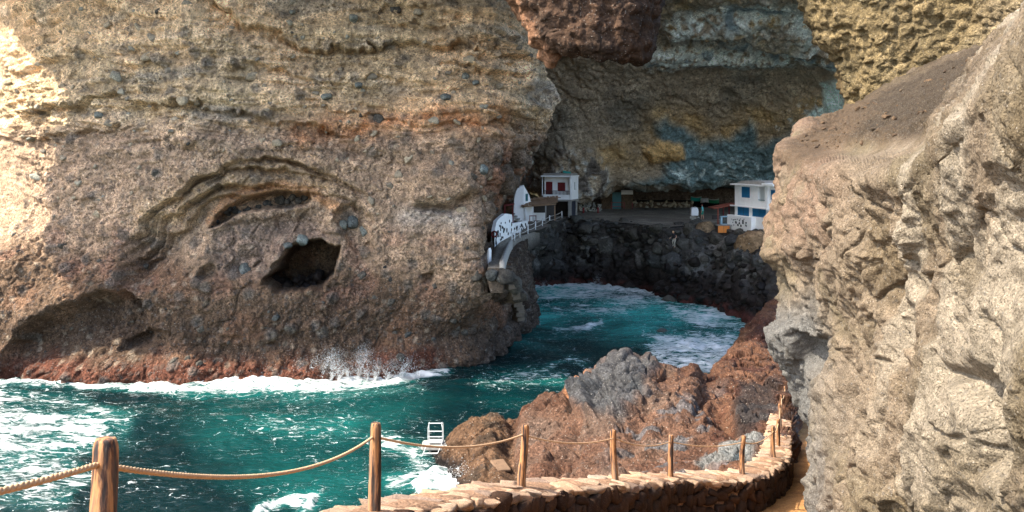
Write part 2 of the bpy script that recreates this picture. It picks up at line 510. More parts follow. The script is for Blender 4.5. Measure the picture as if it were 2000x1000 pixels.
c = mixc(c, red, sstep(1.9, 0.7, p[:, 2] + 0.7 * g2 + 0.5 * g3) * front * sstep(880, 840, u))
c = mixc(c, lin(160, 118, 98, .9), 0.35 * sstep(0.25, 0.5, noise(p, 0.45, 111)) * sstep(420, 470, v) * sstep(620, 560, v))
c = mixc(c, lin(188, 176, 160, .9), 0.8 * np.exp(-(line_dist(uw, vw, [(800, 425), (900, 430)]) / 26) ** 2))
c = mixc(c, lin(140, 120, 104, .9), .7 * sstep(-5, 20, pts_in_poly(uw, vw, [(405, 450), (440, 425), (605, 405), (660, 470), (520, 548), (420, 545)])))
c = mixc(c, lin(80, 72, 64, 1.0), 0.85 * tip_zone)
c = mixc(c, lin(140, 100, 76 , 1.05), 0.8 * tip_zone * (cwid > 0.6))
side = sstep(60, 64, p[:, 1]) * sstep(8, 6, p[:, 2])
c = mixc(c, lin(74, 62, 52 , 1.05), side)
c *= (1 + .55 * np.clip(bed * 1.4, -1, 1) * sstep(420, 260, v))[:, None]
# single clasts of dark and pale stone
c = mixc(c, lin(112, 108, 100, .75), 0.7 * cob * (wid > 0.83))
c = mixc(c, lin(92, 80, 70 , 1.05), 0.6 * cob2 * (wid2 > 0.8))
c = mixc(c, lin(190, 174, 150, .8), 0.4 * cob2 * ((wid2 > 0.4) & (wid2 < 0.5)))
M_cliff = rock_mat('cliff_rock', grain=1.1, specks=0.4, dark=(0.1, 0.09, 0.08), bump=0.9, vary=0.36, pits=.85, gravel=.45)
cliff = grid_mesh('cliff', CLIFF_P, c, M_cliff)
spur_c = []  # unseen spur, added to throw shade on the cliff's left part
for k, (x, y, z, r_) in enumerate(((-24, 50, 33, 3.6), (-32, 50, 32.5, 3.5), (-39, 51.0, 32, 4.1), (-45, 51.0, 31.6, 4.1), (-47.6, 51, 31.3, 3.0), (-48.3, 51, 31.2, .3))):
    spur_c.append([(x, y + r_ * math.cos(a_), z + r_ * .7 * math.sin(a_)) for a_ in np.linspace(0, 2 * math.pi, 9)])
P = surf(np.array(spur_c), tvals([10, 10, 10, 8, 6]), tvals([5] * 8))
q_ = P.reshape(-1, 3)
nn_ = grid_normals(P, 1).reshape(-1, 3)
P = (q_ + nn_ * (.7 * fbm(q_, .4, 3, seed=90))[:, None]).reshape(P.shape)
spur = grid_mesh('shade_spur', P, np.repeat(tan[None], len(q_), 0), M_cliff)
tag(spur, 'unseen rock spur added at the brow to shade the cliff', kind='structure')
tag(cliff, 'tall tan and brown layered cliff with an arched hollow across the water', kind='structure')

# ---------------------------------------------------------------- back of the cave: overhanging vault above the terrace
px = [880, 990, 1060, 1130, 1200, 1300, 1400, 1500, 1600, 1720]
def brow(rows_):
    return np.array([[at(x, y, D) for x, y, D in zip(px, ys, Ds)] for ys, Ds in rows_], float)
one = np.ones(len(px))
VC = brow([
    (np.array([415] * 10), 134 * one - np.array([0, 0, 0, 0, 0, 0, 0, 0, 4, 12])),
    (np.array([352] * 10), 132 * one - np.array([0, 0, 0, 0, 0, 0, 0, 0, 4, 12])),
    (np.array([350, 352, 380, 385, 366, 362, 360, 357, 350, 345]), np.array([118, 117, 113, 111, 112, 113, 113, 112, 108, 98])),
    (np.array([310, 310, 330, 335, 326, 330, 335, 330, 310, 300]), np.array([116, 115, 110, 108, 109, 110, 110, 109, 104, 94])),
    (np.array([230] * 10), np.array([112, 111, 107, 106, 106, 106, 105, 103, 98, 88])),
    (np.array([135, 135, 135, 132, 128, 122, 118, 116, 112, 110]), np.array([108, 107, 104, 102, 101, 100, 99, 97, 92, 83])),
    (np.array([60, 60, 60, 62, 64, 62, 60, 58, 55, 50]), np.array([104, 103, 100, 98, 96, 95, 93, 91, 87, 79])),
    (np.array([-10] * 10), np.array([99, 98, 95, 93, 91, 89, 87, 85, 82, 75])),
    (np.array([-110] * 10), np.array([93, 92, 89, 87, 85, 83, 81, 79, 76, 70])),
])
tr = tvals([16, 16, 40, 60, 60, 46, 46, 30])
tc = tvals([12, 30, 40, 40, 52, 52, 52, 52, 40])
P = surf(VC, tr, tc); shape = P.shape[:2]
Nn = grid_normals(P, 1)
if Nn[100, 200, 1] > 0: Nn = -Nn
p = P.reshape(-1, 3); n = Nn.reshape(-1, 3); u, v = project(P)
w2_ = noise(p, 0.35, 202); w3_ = noise(p, 1.0, 203)
uw = u + 16 * noise(p, 0.15, 201) + 8 * w2_ + 4 * w3_; vw = v + 14 * noise(p, 0.15, 204) + 8 * noise(p, 0.4, 205) + 4 * noise(p, 1.0, 206)
d = .5 * blocky(p, .35, 214) + .25 * blocky(p, .9, 215) + 0.9 * fbm(p, 0.1, 3, seed=210) + 0.45 * fbm(p, 0.4, 3, seed=211) + 0.22 * fbm(p, 1.2, 3, seed=212, ridged=True) + 0.06 * fbm(p, 3.5, 2, seed=213)
band = np.exp(-(line_dist(uw, vw, [(1270, 118), (1340, 105), (1450, 108), (1560, 100), (1680, 112)]) / 18) ** 2)
d += 1.2 * band
yl = np.interp(uw, [1250, 1340, 1450, 1560, 1680], [66, 62, 70, 82, 90])
t = vw - yl
d += 1.1 * sstep(-40, -4, t) * (t < 2) * sstep(1270, 1330, u)
d -= 1.0 * np.where(t > 0, np.exp(-t / 12), 0) * sstep(1270, 1330, u)
teal_poly = [(1275, 250), (1300, 225), (1340, 240), (1375, 280), (1420, 270), (1450, 225), (1470, 240), (1480, 270), (1560, 250), (1620, 240), (1640, 370), (1200, 370), (1280, 345), (1300, 300)]
tealm = sstep(-6, 16, pts_in_poly(uw, vw, teal_poly))
d += tealm * (0.5 * fbm(p, 0.5, 3, seed=220, ridged=True) + 0.25)
cream_poly = [(1260, 290), (1290, 270), (1335, 285), (1335, 310), (1300, 318), (1262, 312)]
d += 0.8 * sstep(-4, 14, pts_in_poly(uw, vw, cream_poly))
pale_l = sstep(-4, 20, pts_in_poly(uw, vw, [(1090, 280), (1150, 290), (1215, 368), (1130, 400), (1060, 340)]))
d += .6 * pale_l * (0.3 + fbm(p, 0.6, 3, seed=221, ridged=True))
P2 = (p + n * d[:, None]).reshape(shape + (3,))
g1 = noise(p, 0.12, 230); g2 = fbm(p, 0.45, 3, seed=231); g3 = fbm(p, 1.3, 3, seed=232)
vein = fbm(p, 0.5, 4, seed=234, ridged=True)
c = np.repeat(lin(92, 82, 68, 3.6)[None], len(p), 0)
c = mixc(c, lin(74, 68, 58, 3.6), sstep(0, .4, g1 + g2 * .5))
c = mixc(c, lin(150, 126, 86, 1.8), 0.9 * sstep(-.05, .25, g2 + 0.3 * g1) * np.exp(-(line_dist(uw, vw, [(1230, 60), (1300, 55), (1400, 20), (1560, 40)]) / 55) ** 2))
och = np.exp(-(line_dist(uw, vw, [(1180, 310), (1290, 290), (1290, 225), (1350, 225), (1390, 285), (1440, 235), (1520, 225), (1600, 215)]) / 28) ** 2)
c = mixc(c, lin(158, 130, 88, 1.7), np.clip(och * (0.7 + 0.8 * g2), 0, .9))
tl = lin(92, 112, 112, 1.6)
c = mixc(c, tl, tealm * 0.95)
c = mixc(c, lin(176, 186, 180, 1.6), tealm * 0.8 * sstep(0.62, 0.85, vein) * sstep(270, 330, v))
c = mixc(c, lin(168, 136, 90, 1.7), sstep(-4, 8, pts_in_poly(uw, vw, cream_poly)))
crust = np.clip(band * 1.6 + np.exp(-(line_dist(uw, vw, [(1330, 52), (1400, 34), (1450, 44), (1520, 24), (1600, 60)]) / 24) ** 2), 0, 1)
c = mixc(c, lin(200, 205, 196, 1.5), np.clip(1.2 * crust * sstep(-.3, .15, g3 + 0.3 * g2), 0, .97))
c = mixc(c, lin(98, 112, 116, 1.8), np.clip(crust * sstep(.2, .5, noise(p, .6, 235)), 0, .8))
c = mixc(c, lin(196, 215, 205, 1.5), sstep(-6, 10, pts_in_poly(uw, vw, [(1600, 160), (1650, 150), (1660, 225), (1560, 245), (1600, 215)])))
c = mixc(c, lin(215, 212, 200, 1.05), 0.9 * sstep(.1, .3, g3) * np.exp(-(line_dist(uw, vw, [(1540, 235), (1580, 215), (1620, 225)]) / 16) ** 2))
c = mixc(c, lin(168, 165, 155, 1.5), pale_l * sstep(-.1, .3, g3))
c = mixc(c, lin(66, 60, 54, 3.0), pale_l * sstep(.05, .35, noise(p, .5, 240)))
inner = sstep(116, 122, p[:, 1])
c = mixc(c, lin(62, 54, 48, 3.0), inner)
M_vault = rock_mat('vault_rock', grain=0.7, specks=0.2, dark=(0.05, 0.05, 0.05), bump=0.55, vary=0.3, lights=.15)
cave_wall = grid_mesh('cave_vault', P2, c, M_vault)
tag(cave_wall, 'dark overhanging cave vault with pale crust and teal stained rock', kind='structure')

# ---------------------------------------------------------------- near rock on the right
edge = [(-60, 1560), (120, 1560), (215, 1535), (288, 1528), (345, 1526), (400, 1517), (455, 1506), (497, 1494), (530, 1524), (590, 1530), (630, 1525), (655, 1506), (690, 1518), (722, 1537), (760, 1547), (800, 1562), (845, 1592), (878, 1586), (915, 1594), (960, 1588), (1010, 1588), (1100, 1585)]
ROWS = [215, 288, 330, 365, 400, 455, 500, 528, 590, 628, 655, 690, 722, 780, 845, 878, 915, 965, 1010, 1080, 1200]
rows = []
tx = np.array([1600, 1680, 1780, 1880, 2000, 2150, 2400])
rim = np.interp(tx, [1518, 1600, 1680, 1780, 1870, 2000, 2150, 2400], [288, 292, 300, 285, 195, 35, -120, -300])
rimD = np.array([23.5, 20.5, 16.5, 13.5, 10.5, 8.5, 7.0])
# top back row of the scree, scree middle, rim, then the face rows
sb = [(1700, 260, 38), (1665, 225, 36), (1650, 218, 35), (1700, 188, 34.5), (1760, 150, 34), (1860, 108, 33), (1945, 84, 31), (2060, 40, 28), (2200, -60, 24), (2450, -200, 20)]
s0 = [(1720, 330, 40), (1690, 270, 38), (1672, 228, 37), (1720, 205, 37), (1780, 175, 37), (1880, 130, 36), (1960, 105, 34), (2080, 60, 30), (2220, -40, 26), (2460, -180, 22)]
sm = [(1690, 330, 36), (1640, 270, 32), (1596, 236, 30), (1645, 240, 28), (1715, 215, 26.5), (1815, 180, 24), (1905, 130, 20), (2020, 40, 16), (2170, -90, 13), (2420, -250, 11)]
s2 = [(1620, 310, 33), (1570, 275, 29.5), (1546, 265, 27), (1618, 268, 24.5), (1695, 258, 21.5), (1795, 235, 18.5), (1888, 165, 15), (2010, 40, 12), (2160, -100, 10), (2410, -270, 9)]
rows = [s0, sb, sm, s2]
def faceD(x, y):
    return float(np.interp(x, [1480, 1600, 1680, 1780, 1880, 2000, 2150, 2400], [24.0, 19.5, 16.2, 13.3, 10.6, 8.6, 7.0, 5.6]))
ri = [(1590, 320, 33), (1545, 300, 28), (1518, 288, 25)] + [(x, y, D) for x, y, D in zip(tx, rim, rimD)]
rows.append(ri)
for y in [345, 400, 455, 497, 528, 590, 628, 655, 690, 722, 780, 845, 878, 915, 965, 1010, 1080, 1200]:
    e = float(np.interp(y, [q[0] for q in edge], [q[1] for q in edge]))
    De = float(np.interp(y, [288, 497, 655, 760, 880, 1000, 1200], [25, 23.6, 23, 24.5, 21.5, 20.0, 19.0]))
    row = [(e + 85, y + 8, De + 9), (e + 22, y + 4, De + 3.2), (e, y, De)]
    for x, ry in zip(tx, rim):
        w = (y - 345) / (1200 - 345)
        yy = (ry + 40) * (1 - w) + (1200 if x < 1900 else 1300) * w if y < 1200 else 1220
        Dx = faceD(x, yy)
        Dx *= 1 + 0.05 * math.sin(yy / 90.0 + x / 130.0)
        if x == 1600: Dx = min(Dx + 0.3, De - 0.8)
        row.append((x, yy, Dx))
    rows.append(row)
RC = np.array([[at(*q) for q in r] for r in rows], float)
far_z = np.linspace(RC[0, -1, 2] + 2.5, RC[-1, -1, 2] - 2.0, len(RC))               # the rock goes on past the viewer on the right
RC = np.concatenate([RC, np.stack([np.full(len(RC), 4.9), np.full(len(RC), 1.0), far_z], 1)[:, None], np.stack([np.full(len(RC), 5.6), np.full(len(RC), -7.0), far_z], 1)[:, None]], 1)
nseg = [8, 36, 40, 40, 24] + [18] * 17
tr = tvals(nseg[:len(RC) - 1])
tc = tvals([10, 24, 52, 64, 70, 62, 60, 24, 14, 16, 12])
P = surf(RC, tr, tc); shape = P.shape[:2]
Nn = grid_normals(P, 1)
if Nn[200, 200, 0] > 0: Nn = -Nn
p = P.reshape(-1, 3); n = Nn.reshape(-1, 3); u, v = project(P)
near = np.clip(p[:, 1] / 14.0, 0.5, 1.6)
scree = sstep(-10, 25, pts_in_poly(u + 18 * noise(p, .5, 301), v + 14 * noise(p, .5, 302), [(1510, 300), (1600, 210), (1660, 190), (1960, 60), (1890, 190), (1800, 275), (1700, 285), (1600, 320), (1540, 330)]))
q = p * np.array((0.6, 0.6, 1.0)) + 0.25 * np.stack([noise(p, .8, 303), noise(p, .8, 304), noise(p, .8, 305)], 1)
d = 0.36 * fbm(p, 0.3, 3, seed=310) * (1 - .7 * scree)
d += (1 - .85 * scree) * (0.20 * fbm(q, 0.9, 4, seed=311) + 0.10 * fbm(q, 2.2, 3, seed=312, ridged=True))
d += (1 - .9 * scree) * (.13 * blocky(p, .9, 306) + .06 * blocky(p, 2.4, 307))
d += scree * (.07 * blocky(p, 2.2, 350) + .05 * blocky(p, 5.0, 351))
cr = noise(warp3(p, 1.2, .25, 308), .75, 309)
d -= (1 - scree) * .10 * np.exp(-(cr / .035) ** 2)
# flutes that run down the face to the right
fl = np.stack([p[:, 1] * 1.0 + p[:, 2] * 0.55, p[:, 0] * .3, p[:, 2] * 0.18], 1)
d += (1 - scree) * 0.26 * fbm(fl, 0.8, 3, seed=313) * 1.5 * sstep(1620, 1750, u) * sstep(320, 420, v)
w1, w2, wid = worley(p, 2.2, 31)
d += 0.06 * np.clip(1 - (w1 / .5) ** 2, 0, 1) * (wid > .55)
d -= 0.07 * np.clip(1 - (w1 / .35) ** 2, 0, 1) * (wid < .22) * (1 - scree)
d += 0.03 * fbm(p, 6.0, 3, seed=314)
w3, w4, wid3 = worley(p, 5.5, 33)
d += 0.025 * np.clip(1 - (w3 / .5) ** 2, 0, 1) * (wid3 > .4)
d = cavity([(1560, 640), (1600, 600), (1650, 640), (1650, 720), (1600, 740)], 0.35, 30, d) if False else d
d -= 0.5 * sstep(-5, 30, pts_in_poly(u + 14 * noise(p, .8, 315), v + 14 * noise(p, .8, 316), [(1840, 720), (1900, 690), (1980, 760), (2010, 900), (1990, 960), (1900, 930)]))
d -= 0.35 * sstep(-5, 20, pts_in_poly(u + 10 * noise(p, .8, 317), v + 10 * noise(p, .8, 318), [(1545, 640), (1610, 655), (1625, 720), (1600, 745), (1560, 700)]))
d *= 1 - .85 * np.exp(-(line_dist(u, v, [(1540, 285), (1600, 290), (1680, 298), (1760, 290), (1800, 278)]) / 24) ** 2)
P2 = (p + n * (d * np.clip(p[:, 1] / 12, .55, 1.25))[:, None]).reshape(shape + (3,))
g1 = noise(p, .35, 320); g2 = fbm(p, 1.0, 3, seed=321); g3 = fbm(p, 3.0, 3, seed=322)
c = np.repeat(lin(184, 164, 138, .3)[None], len(p), 0)
c = mixc(c, lin(162, 146, 118, .33), sstep(-.1, .35, g1 + .5 * g2))
c = mixc(c, lin(204, 190, 166, .34), 0.8 * sstep(.0, .4, noise(fl, .8, 323) + .4 * g2) * sstep(1650, 1800, u))
c = mixc(c, lin(182, 150, 126, .29), 0.8 * sstep(1680, 1600, u) * sstep(560, 420, v) * sstep(.5, -.2, g2))
c = mixc(c, lin(150, 148, 142, .33), sstep(1660, 1560, u + 60 * g1 + 25 * g2) * sstep(540, 640, v + 40 * g2))  # shade on the lower left edge painted in as grey
c = mixc(c, lin(146, 128, 98, .32), 0.7 * sstep(.1, .4, noise(p, .5, 324)) * sstep(1640, 1720, u))
c = mixc(c, lin(136, 114, 90, .28), scree * .95)
c = mixc(c, lin(104, 92, 76, .28), scree * sstep(1640, 1760, u + 60 * g1) * sstep(330, 250, v) * .85)
c = mixc(c, lin(100, 94, 84, .33), .7 * sstep(.2, .45, g3) * sstep(.0, .3, noise(p, .7, 325)))
M_near = rock_mat('near_rock', grain=3.6, specks=0.25, dark=(0.1, 0.09, 0.075), light=(.5, .46, .4), bump=0.8, vary=0.32, pits=.9, gravel=.16)
RIGHT_P = P2
right_rock = grid_mesh('rock_face', P2, c, M_near)
tag(right_rock, 'big pale rough rock face close by on the right with a gravel ledge on top', kind='structure')

# yellowish rock behind the scree
rows = []
for y, ex in [(-260, 1530), (-150, 1545), (-60, 1562), (0, 1578), (40, 1592), (80, 1612), (120, 1638), (165, 1644), (205, 1650), (235, 1640), (300, 1620)]:
    rows.append([at(ex + 70, y, 50), at(ex + 14, y, 45), at(ex, y, 42.5)] + [at(x + (ex - 1640) * k, y, D) for x, D, k in ((1720, 39.5, .6), (1800, 38.5, .3), (1900, 37, .1), (2020, 34.5, 0), (2200, 30, 0), (2500, 26, 0))])
YC = np.array(rows, float)
tr = tvals([10, 14, 24, 24, 24, 24, 26, 24, 18, 14]); tc = tvals([8, 18, 60, 50, 56, 50, 16, 8])
P = surf(YC, tr, tc); shape = P.shape[:2]
Nn = grid_normals(P, 1)
if Nn[80, 90, 1] > 0: Nn = -Nn
p = P.reshape(-1, 3); n = Nn.reshape(-1, 3); u, v = project(P)
d = .2 * blocky(p, .7, 334) + .22 * blocky(p, 2.2, 335) + .6 * fbm(p, .2, 3, seed=330) + .14 * fbm(p, .8, 3, seed=331, ridged=True) + .12 * fbm(p, 2.2, 3, seed=332)
w1, w2, wid = worley(p, 2.0, 35)
d += .16 * np.clip(1 - (w1 / .5) ** 2, 0, 1) * (wid > .4) - .16 * np.clip(1 - (w1 / .4) ** 2, 0, 1) * (wid < .2)
P2 = (p + n * d[:, None]).reshape(shape + (3,))
g2 = fbm(p, .6, 3, seed=333)
c = np.repeat(lin(178, 156, 114, .38)[None], len(p), 0)
c = mixc(c, lin(148, 132, 98, .38), sstep(-.1, .3, g2))
c = mixc(c, lin(190, 170, 136, .38), .7 * sstep(1850, 1960, u + 40 * g2))
c = mixc(c, lin(110, 90, 66, .38), .7 * sstep(1665, 1640, u + 20 * g2) * sstep(120, 170, v))
M_yellow = rock_mat('ochre_rock', grain=1.8, specks=0.35, dark=(0.10, 0.075, 0.045), bump=.9, vary=.35, pits=.9, gravel=.4)
yrock = grid_mesh('ochre_rock', P2, c, M_yellow)
tag(yrock, 'ochre yellow rock above the gravel ledge at top right', kind='structure')

# rock that hangs from the vault
tops = [1010, 996, 1002, 1050, 1110, 1180, 1240, 1276, 1284, 1290]
bots = [1085, 1072, 1075, 1090, 1128, 1180, 1225, 1258, 1266, 1270]
by = [96, 112, 126, 94, 102, 112, 118, 112, 96, 90]
DD = [52, 47, 44.6, 43.4, 43, 43, 43.4, 44.6, 47, 52]
rows = []
for t, dd in ((-8.5, 2.5), (-3.0, 0.5), (-.7, 0), (0, 0), (.3, 0), (.6, 0), (.85, .15), (1.0, .8), (.93, 3.5), (.7, 8)):
    tt = np.clip(t, -.25, 1)
    rows.append([at(a + (b - a) * tt, (y * t), D + dd) for a, b, y, D in zip(tops, bots, by, DD)])
HC = np.array(rows, float)
tr = tvals([8, 16, 24, 24, 24, 22, 22, 22, 10]); tc = tvals([8, 16, 24, 30, 34, 30, 26, 16, 8])
P = surf(HC, tr, tc); shape = P.shape[:2]
Nn = grid_normals(P, 1)
if Nn[80, 90, 1] > 0: Nn = -Nn
p = P.reshape(-1, 3); n = Nn.reshape(-1, 3); u, v = project(P)
d = .4 * blocky(p, .6, 344) + .5 * fbm(p, .3, 3, seed=340) + .35 * fbm(p, .9, 3, seed=341, ridged=True) + .12 * fbm(p, 2.5, 3, seed=342)
w1, w2, wid = worley(p, 1.2, 37)
d += .3 * np.clip(1 - (w1 / .55) ** 2, 0, 1) * (wid > .5)
P2 = (p + n * d[:, None] * .75).reshape(shape + (3,))
g2 = fbm(p, .6, 3, seed=343)
c = np.repeat(lin(96, 74, 58, .55)[None], len(p), 0)
c = mixc(c, lin(80, 64, 52, .55), sstep(-.1, .3, g2))
c = mixc(c, lin(180, 134, 102, .5), sstep(26, 4, np.abs(u - np.interp(v, [0, 60, 122], [1000, 1032, 1072]) - 8)) * .8)  # lit left edge painted into the colour
M_hang = rock_mat('hanging_rock', grain=1.2, specks=.25, dark=(.03, .025, .02), bump=.6, vary=.35)
hang = grid_mesh('hanging_rock', P2, c, M_hang)
tag(hang, 'rough brown rock hanging from the vault at top centre', kind='structure')

# ---------------------------------------------------------------- cave terrace, talus below it, walkway
TZ = 7.0
def on_level(px_, py_, z=TZ):
    D = (CZ - z) * F / (py_ - HY)
    return ((px_ - 1000) / F * D, D, z)
tp = [1020, 1060, 1105, 1150, 1200, 1250, 1300, 1350, 1400, 1440, 1480, 1540, 1620]
ed = [458, 446, 427, 430, 433, 438, 443, 440, 441, 446, 452, 458, 462]
TOPE = [np.array(on_level(a, b)) for a, b in zip(tp, ed)]
rows = [TOPE]
for k in (0.12, 0.3, 0.6, 1.0):
    r = []
    for q, a in zip(TOPE, tp):
        Yb = 134 - (0 if a < 1500 else (a - 1500) * .16)
        Y = q[1] + (Yb - q[1]) * k
        r.append(np.array((q[0] + (Y - q[1]) * (a - 1000) / F, Y, TZ + .25 * k)))
    rows.append(r)
tr = tvals([12, 20, 24, 24]); tc = tvals([14] * 12)
P = surf(np.array(rows), tr, tc); shape = P.shape[:2]
p = P.reshape(-1, 3).copy()
p[:, 2] += .05 * fbm(p, .5, 3, seed=401) + .02 * fbm(p, 2, 2, seed=402)
c = np.repeat(lin(128, 120, 108, .8)[None], len(p), 0)
c = mixc(c, lin(150, 142, 128, .8), sstep(0, .3, fbm(p, .3, 3, seed=403)))
M_floor = rock_mat('terrace_floor', grain=1.2, specks=.1, bump=.15, vary=.15)
terrace = grid_mesh('terrace', p.reshape(shape + (3,)), c, M_floor)
tag(terrace, 'grey trodden floor of the cave in front of the houses', kind='structure')

bot = [(1024, 565, 93), (1045, 562, 94.4), (1085, 557, 96.4), (1125, 556, 96.7), (1180, 560, 95.2), (1240, 566, 93), (1300, 580, 88), (1340, 592, 84.4), (1390, 604, 81), (1430, 614, 78.3), (1480, 632, 74), (1540, 645, 71), (1620, 655, 69)]
rows = []
back = [q + np.array((0, 2.5, -.12)) for q in TOPE]
rows.append(back)
rows.append([q + np.array((0, .3, -.06)) for q in TOPE])
BOT = [np.array(at(*q)) for q in bot]
for k, zz in ((.18, .93), (.42, .72), (.68, .42), (.88, .16), (1.0, 0.0)):
    rows.append([np.array((t[0] + (b[0] - t[0]) * k, t[1] + (b[1] - t[1]) * k, TZ * zz - .1)) for t, b in zip(TOPE, BOT)])
rows.append([b + np.array((0, -2.0 if b[1] < 92 else 1.5, -2.5)) for b in BOT])
tr = tvals([4, 26, 34, 36, 30, 22, 14]); tc = tvals([16, 26, 26, 26, 26, 26, 26, 26, 24, 24, 24, 20])
P = surf(np.array(rows), tr, tc); shape = P.shape[:2]
Nn = grid_normals(P, 1)
if Nn[60, 150, 1] > 0: Nn = -Nn
p = P.reshape(-1, 3); n = Nn.reshape(-1, 3); u, v = project(P)
keep = sstep(0.0, 1.2, TZ - p[:, 2])
w1, w2, wid = worley(p, .55, 41)
d = keep * (.9 * (np.clip(1 - (w1 / .65) ** 2, 0, 1) ** .5) * (.3 + wid) - .35 + .5 * fbm(p, .3, 3, seed=410) + .15 * fbm(p, 1.2, 3, seed=411, ridged=True))
w3, w4, wid3 = worley(p, 1.5, 43)
d += keep * .22 * np.clip(1 - (w3 / .6) ** 2, 0, 1)
P2 = (p + n * d[:, None]).reshape(shape + (3,))
TALUS = P2
g2 = fbm(p, .5, 3, seed=412)
c = np.repeat(lin(66, 60, 54, .8)[None], len(p), 0)
c = mixc(c, lin(84, 84, 80, .8), wid * .8)
c = mixc(c, lin(48, 40, 36, .8), sstep(3.2, 1.2, p[:, 2] + g2 * 1.5))
c = mixc(c, lin(96, 54, 46, .7), .7 * sstep(.9, .2, p[:, 2] + g2))
c = mixc(c, lin(150, 146, 138, .8), .5 * sstep(.25, .45, noise(p, .5, 413)) * sstep(1.5, 3.5, p[:, 2]))
M_talus = rock_mat('talus_rock', grain=1.0, specks=.2, dark=(.02, .02, .02), bump=.5, vary=.3, lights=.0)
talus = grid_mesh('talus_slope', P2, c, M_talus)
tag(talus, 'dark rocky bank below the cave terrace', kind='structure')

# ---------------------------------------------------------------- rock outcrop between the water and the path
cols = [
    (790, [(884, 43.5), (888, 42.0), (905, 41), (920, 40), (945, 39), (970, 38.5), (1010, 38)], -1.6),
    (826, [(874, 44), (880, 41.6), (898, 40.6), (915, 39.8), (938, 38.6), (962, 38), (1005, 37.5)], -.55),
    (860, [(868, 44), (868, 42.0), (884, 40.6), (905, 39.5), (930, 38.4), (948, 37.6), (1000, 37)], 0),
    (900, [(835, 45.5), (828, 42.6), (850, 40.6), (885, 39.2), (915, 38.0), (942, 37.2), (1000, 36)], 0),
    (955, [(830, 46.0), (812, 43.0), (846, 40.2), (882, 38.6), (915, 36.9), (946, 35.4), (1000, 34)], 0),
    (1000, [(815, 47), (806, 43.6), (836, 40.4), (875, 38.0), (912, 35.4), (950, 33.4), (1000, 32)], 0),
    (1050, [(800, 48), (784, 44.0), (822, 40.6), (868, 37.4), (908, 33.6), (955, 30.6), (1000, 29)], 0),
    (1105, [(790, 49), (768, 44.6), (800, 41), (846, 37.6), (896, 33), (950, 28.6), (1000, 27)], 0),
    (1150, [(770, 50), (738, 44.6), (770, 41), (825, 37.4), (885, 32), (950, 27.6), (1000, 26)], 0),
    (1210, [(755, 50), (704, 43.6), (745, 40.2), (815, 36.4), (880, 31), (946, 26.4), (1000, 25)], 0),
    (1270, [(755, 50), (706, 43.4), (745, 39.8), (818, 35.6), (880, 30), (944, 25.2), (1000, 24)], 0),
    (1320, [(760, 50), (724, 43.6), (758, 39.6), (820, 35.4), (880, 29.6), (940, 24.2), (1000, 23)], 0),
    (1352, [(760, 50), (722, 43.4), (758, 39.6), (820, 35.2), (880, 29.2), (940, 23.8), (1000, 22.5)], 0),
    (1394, [(760, 53), (728, 46), (770, 40.6), (825, 35.4), (880, 29), (936, 23.2), (1000, 22)], 0),
    (1450, [(735, 62), (662, 53), (735, 44), (806, 37), (868, 30), (930, 22.8), (1000, 21.4)], 0),
    (1512, [(690, 68), (592, 58), (680, 49), (756, 41.5), (835, 33), (915, 25.2), (1000, 22)], 0),
    (1575, [(660, 70), (570, 60), (655, 53), (715, 48), (752, 44), (765, 43), (800, 42.5)], 0),
    (1660, [(650, 72), (560, 62), (640, 55), (700, 51), (735, 47), (750, 46), (790, 45.5)], 0),
]
OC = np.array([[np.array(at(px_, y, D)) + np.array((0, 0, dz)) for px_, lst, dz in cols for y, D in [lst[k]]] for k in range(7)], float)
OC[0, :, 2] = np.minimum(OC[0, :, 2], -1.2)
tr = tvals([24, 60, 70, 70, 60, 20]); tc = tvals([12, 18, 22, 28, 24, 30, 36, 32, 40, 40, 34, 26, 34, 44, 44, 36, 14])
P = surf(OC, tr, tc); shape = P.shape[:2]
Nn = grid_normals(P, 1)
if Nn[130, 250, 2] < 0: Nn = -Nn
p = P.reshape(-1, 3); n = Nn.reshape(-1, 3); u, v = project(P)
w2_ = noise(p, .6, 502); w3_ = noise(p, 1.6, 503)
uw = u + 9 * noise(p, .25, 501) + 6 * w2_ + 3 * w3_; vw = v + 9 * noise(p, .25, 504) + 6 * noise(p, .6, 505) + 3 * noise(p, 1.6, 506)
d = .4 * fbm(p, .22, 3, seed=510) + .2 * fbm(p, .6, 4, seed=511, ridged=True, gain=.55) + .09 * blocky(p, 3.2, 521) + .16 * fbm(p, 1.0, 3, seed=512, gain=.55) + .06 * fbm(p, 3, 2, seed=513, ridged=True)
cw1, cw2, cwi = worley(p + .5 * np.stack([noise(p, .8, 514), noise(p, .8, 515), noise(p, .8, 516)], 1), .7, 53)
d += (cwi - .5) * .32 * sstep(0, .22, cw2 - cw1) - .22 * np.exp(-((cw2 - cw1) / .08) ** 2)
bw1, bw2, bwi = worley(p + .3 * np.stack([noise(p, 1.3, 517), noise(p, 1.3, 518), noise(p, 1.3, 519)], 1), 1.7, 57)
d += (bwi - .5) * .12 * sstep(0, .25, bw2 - bw1)
w1, w2, wid = worley(p, .8, 51)
d += .13 * np.clip(1 - (w1 / .6) ** 2, 0, 1) * (wid > .4)
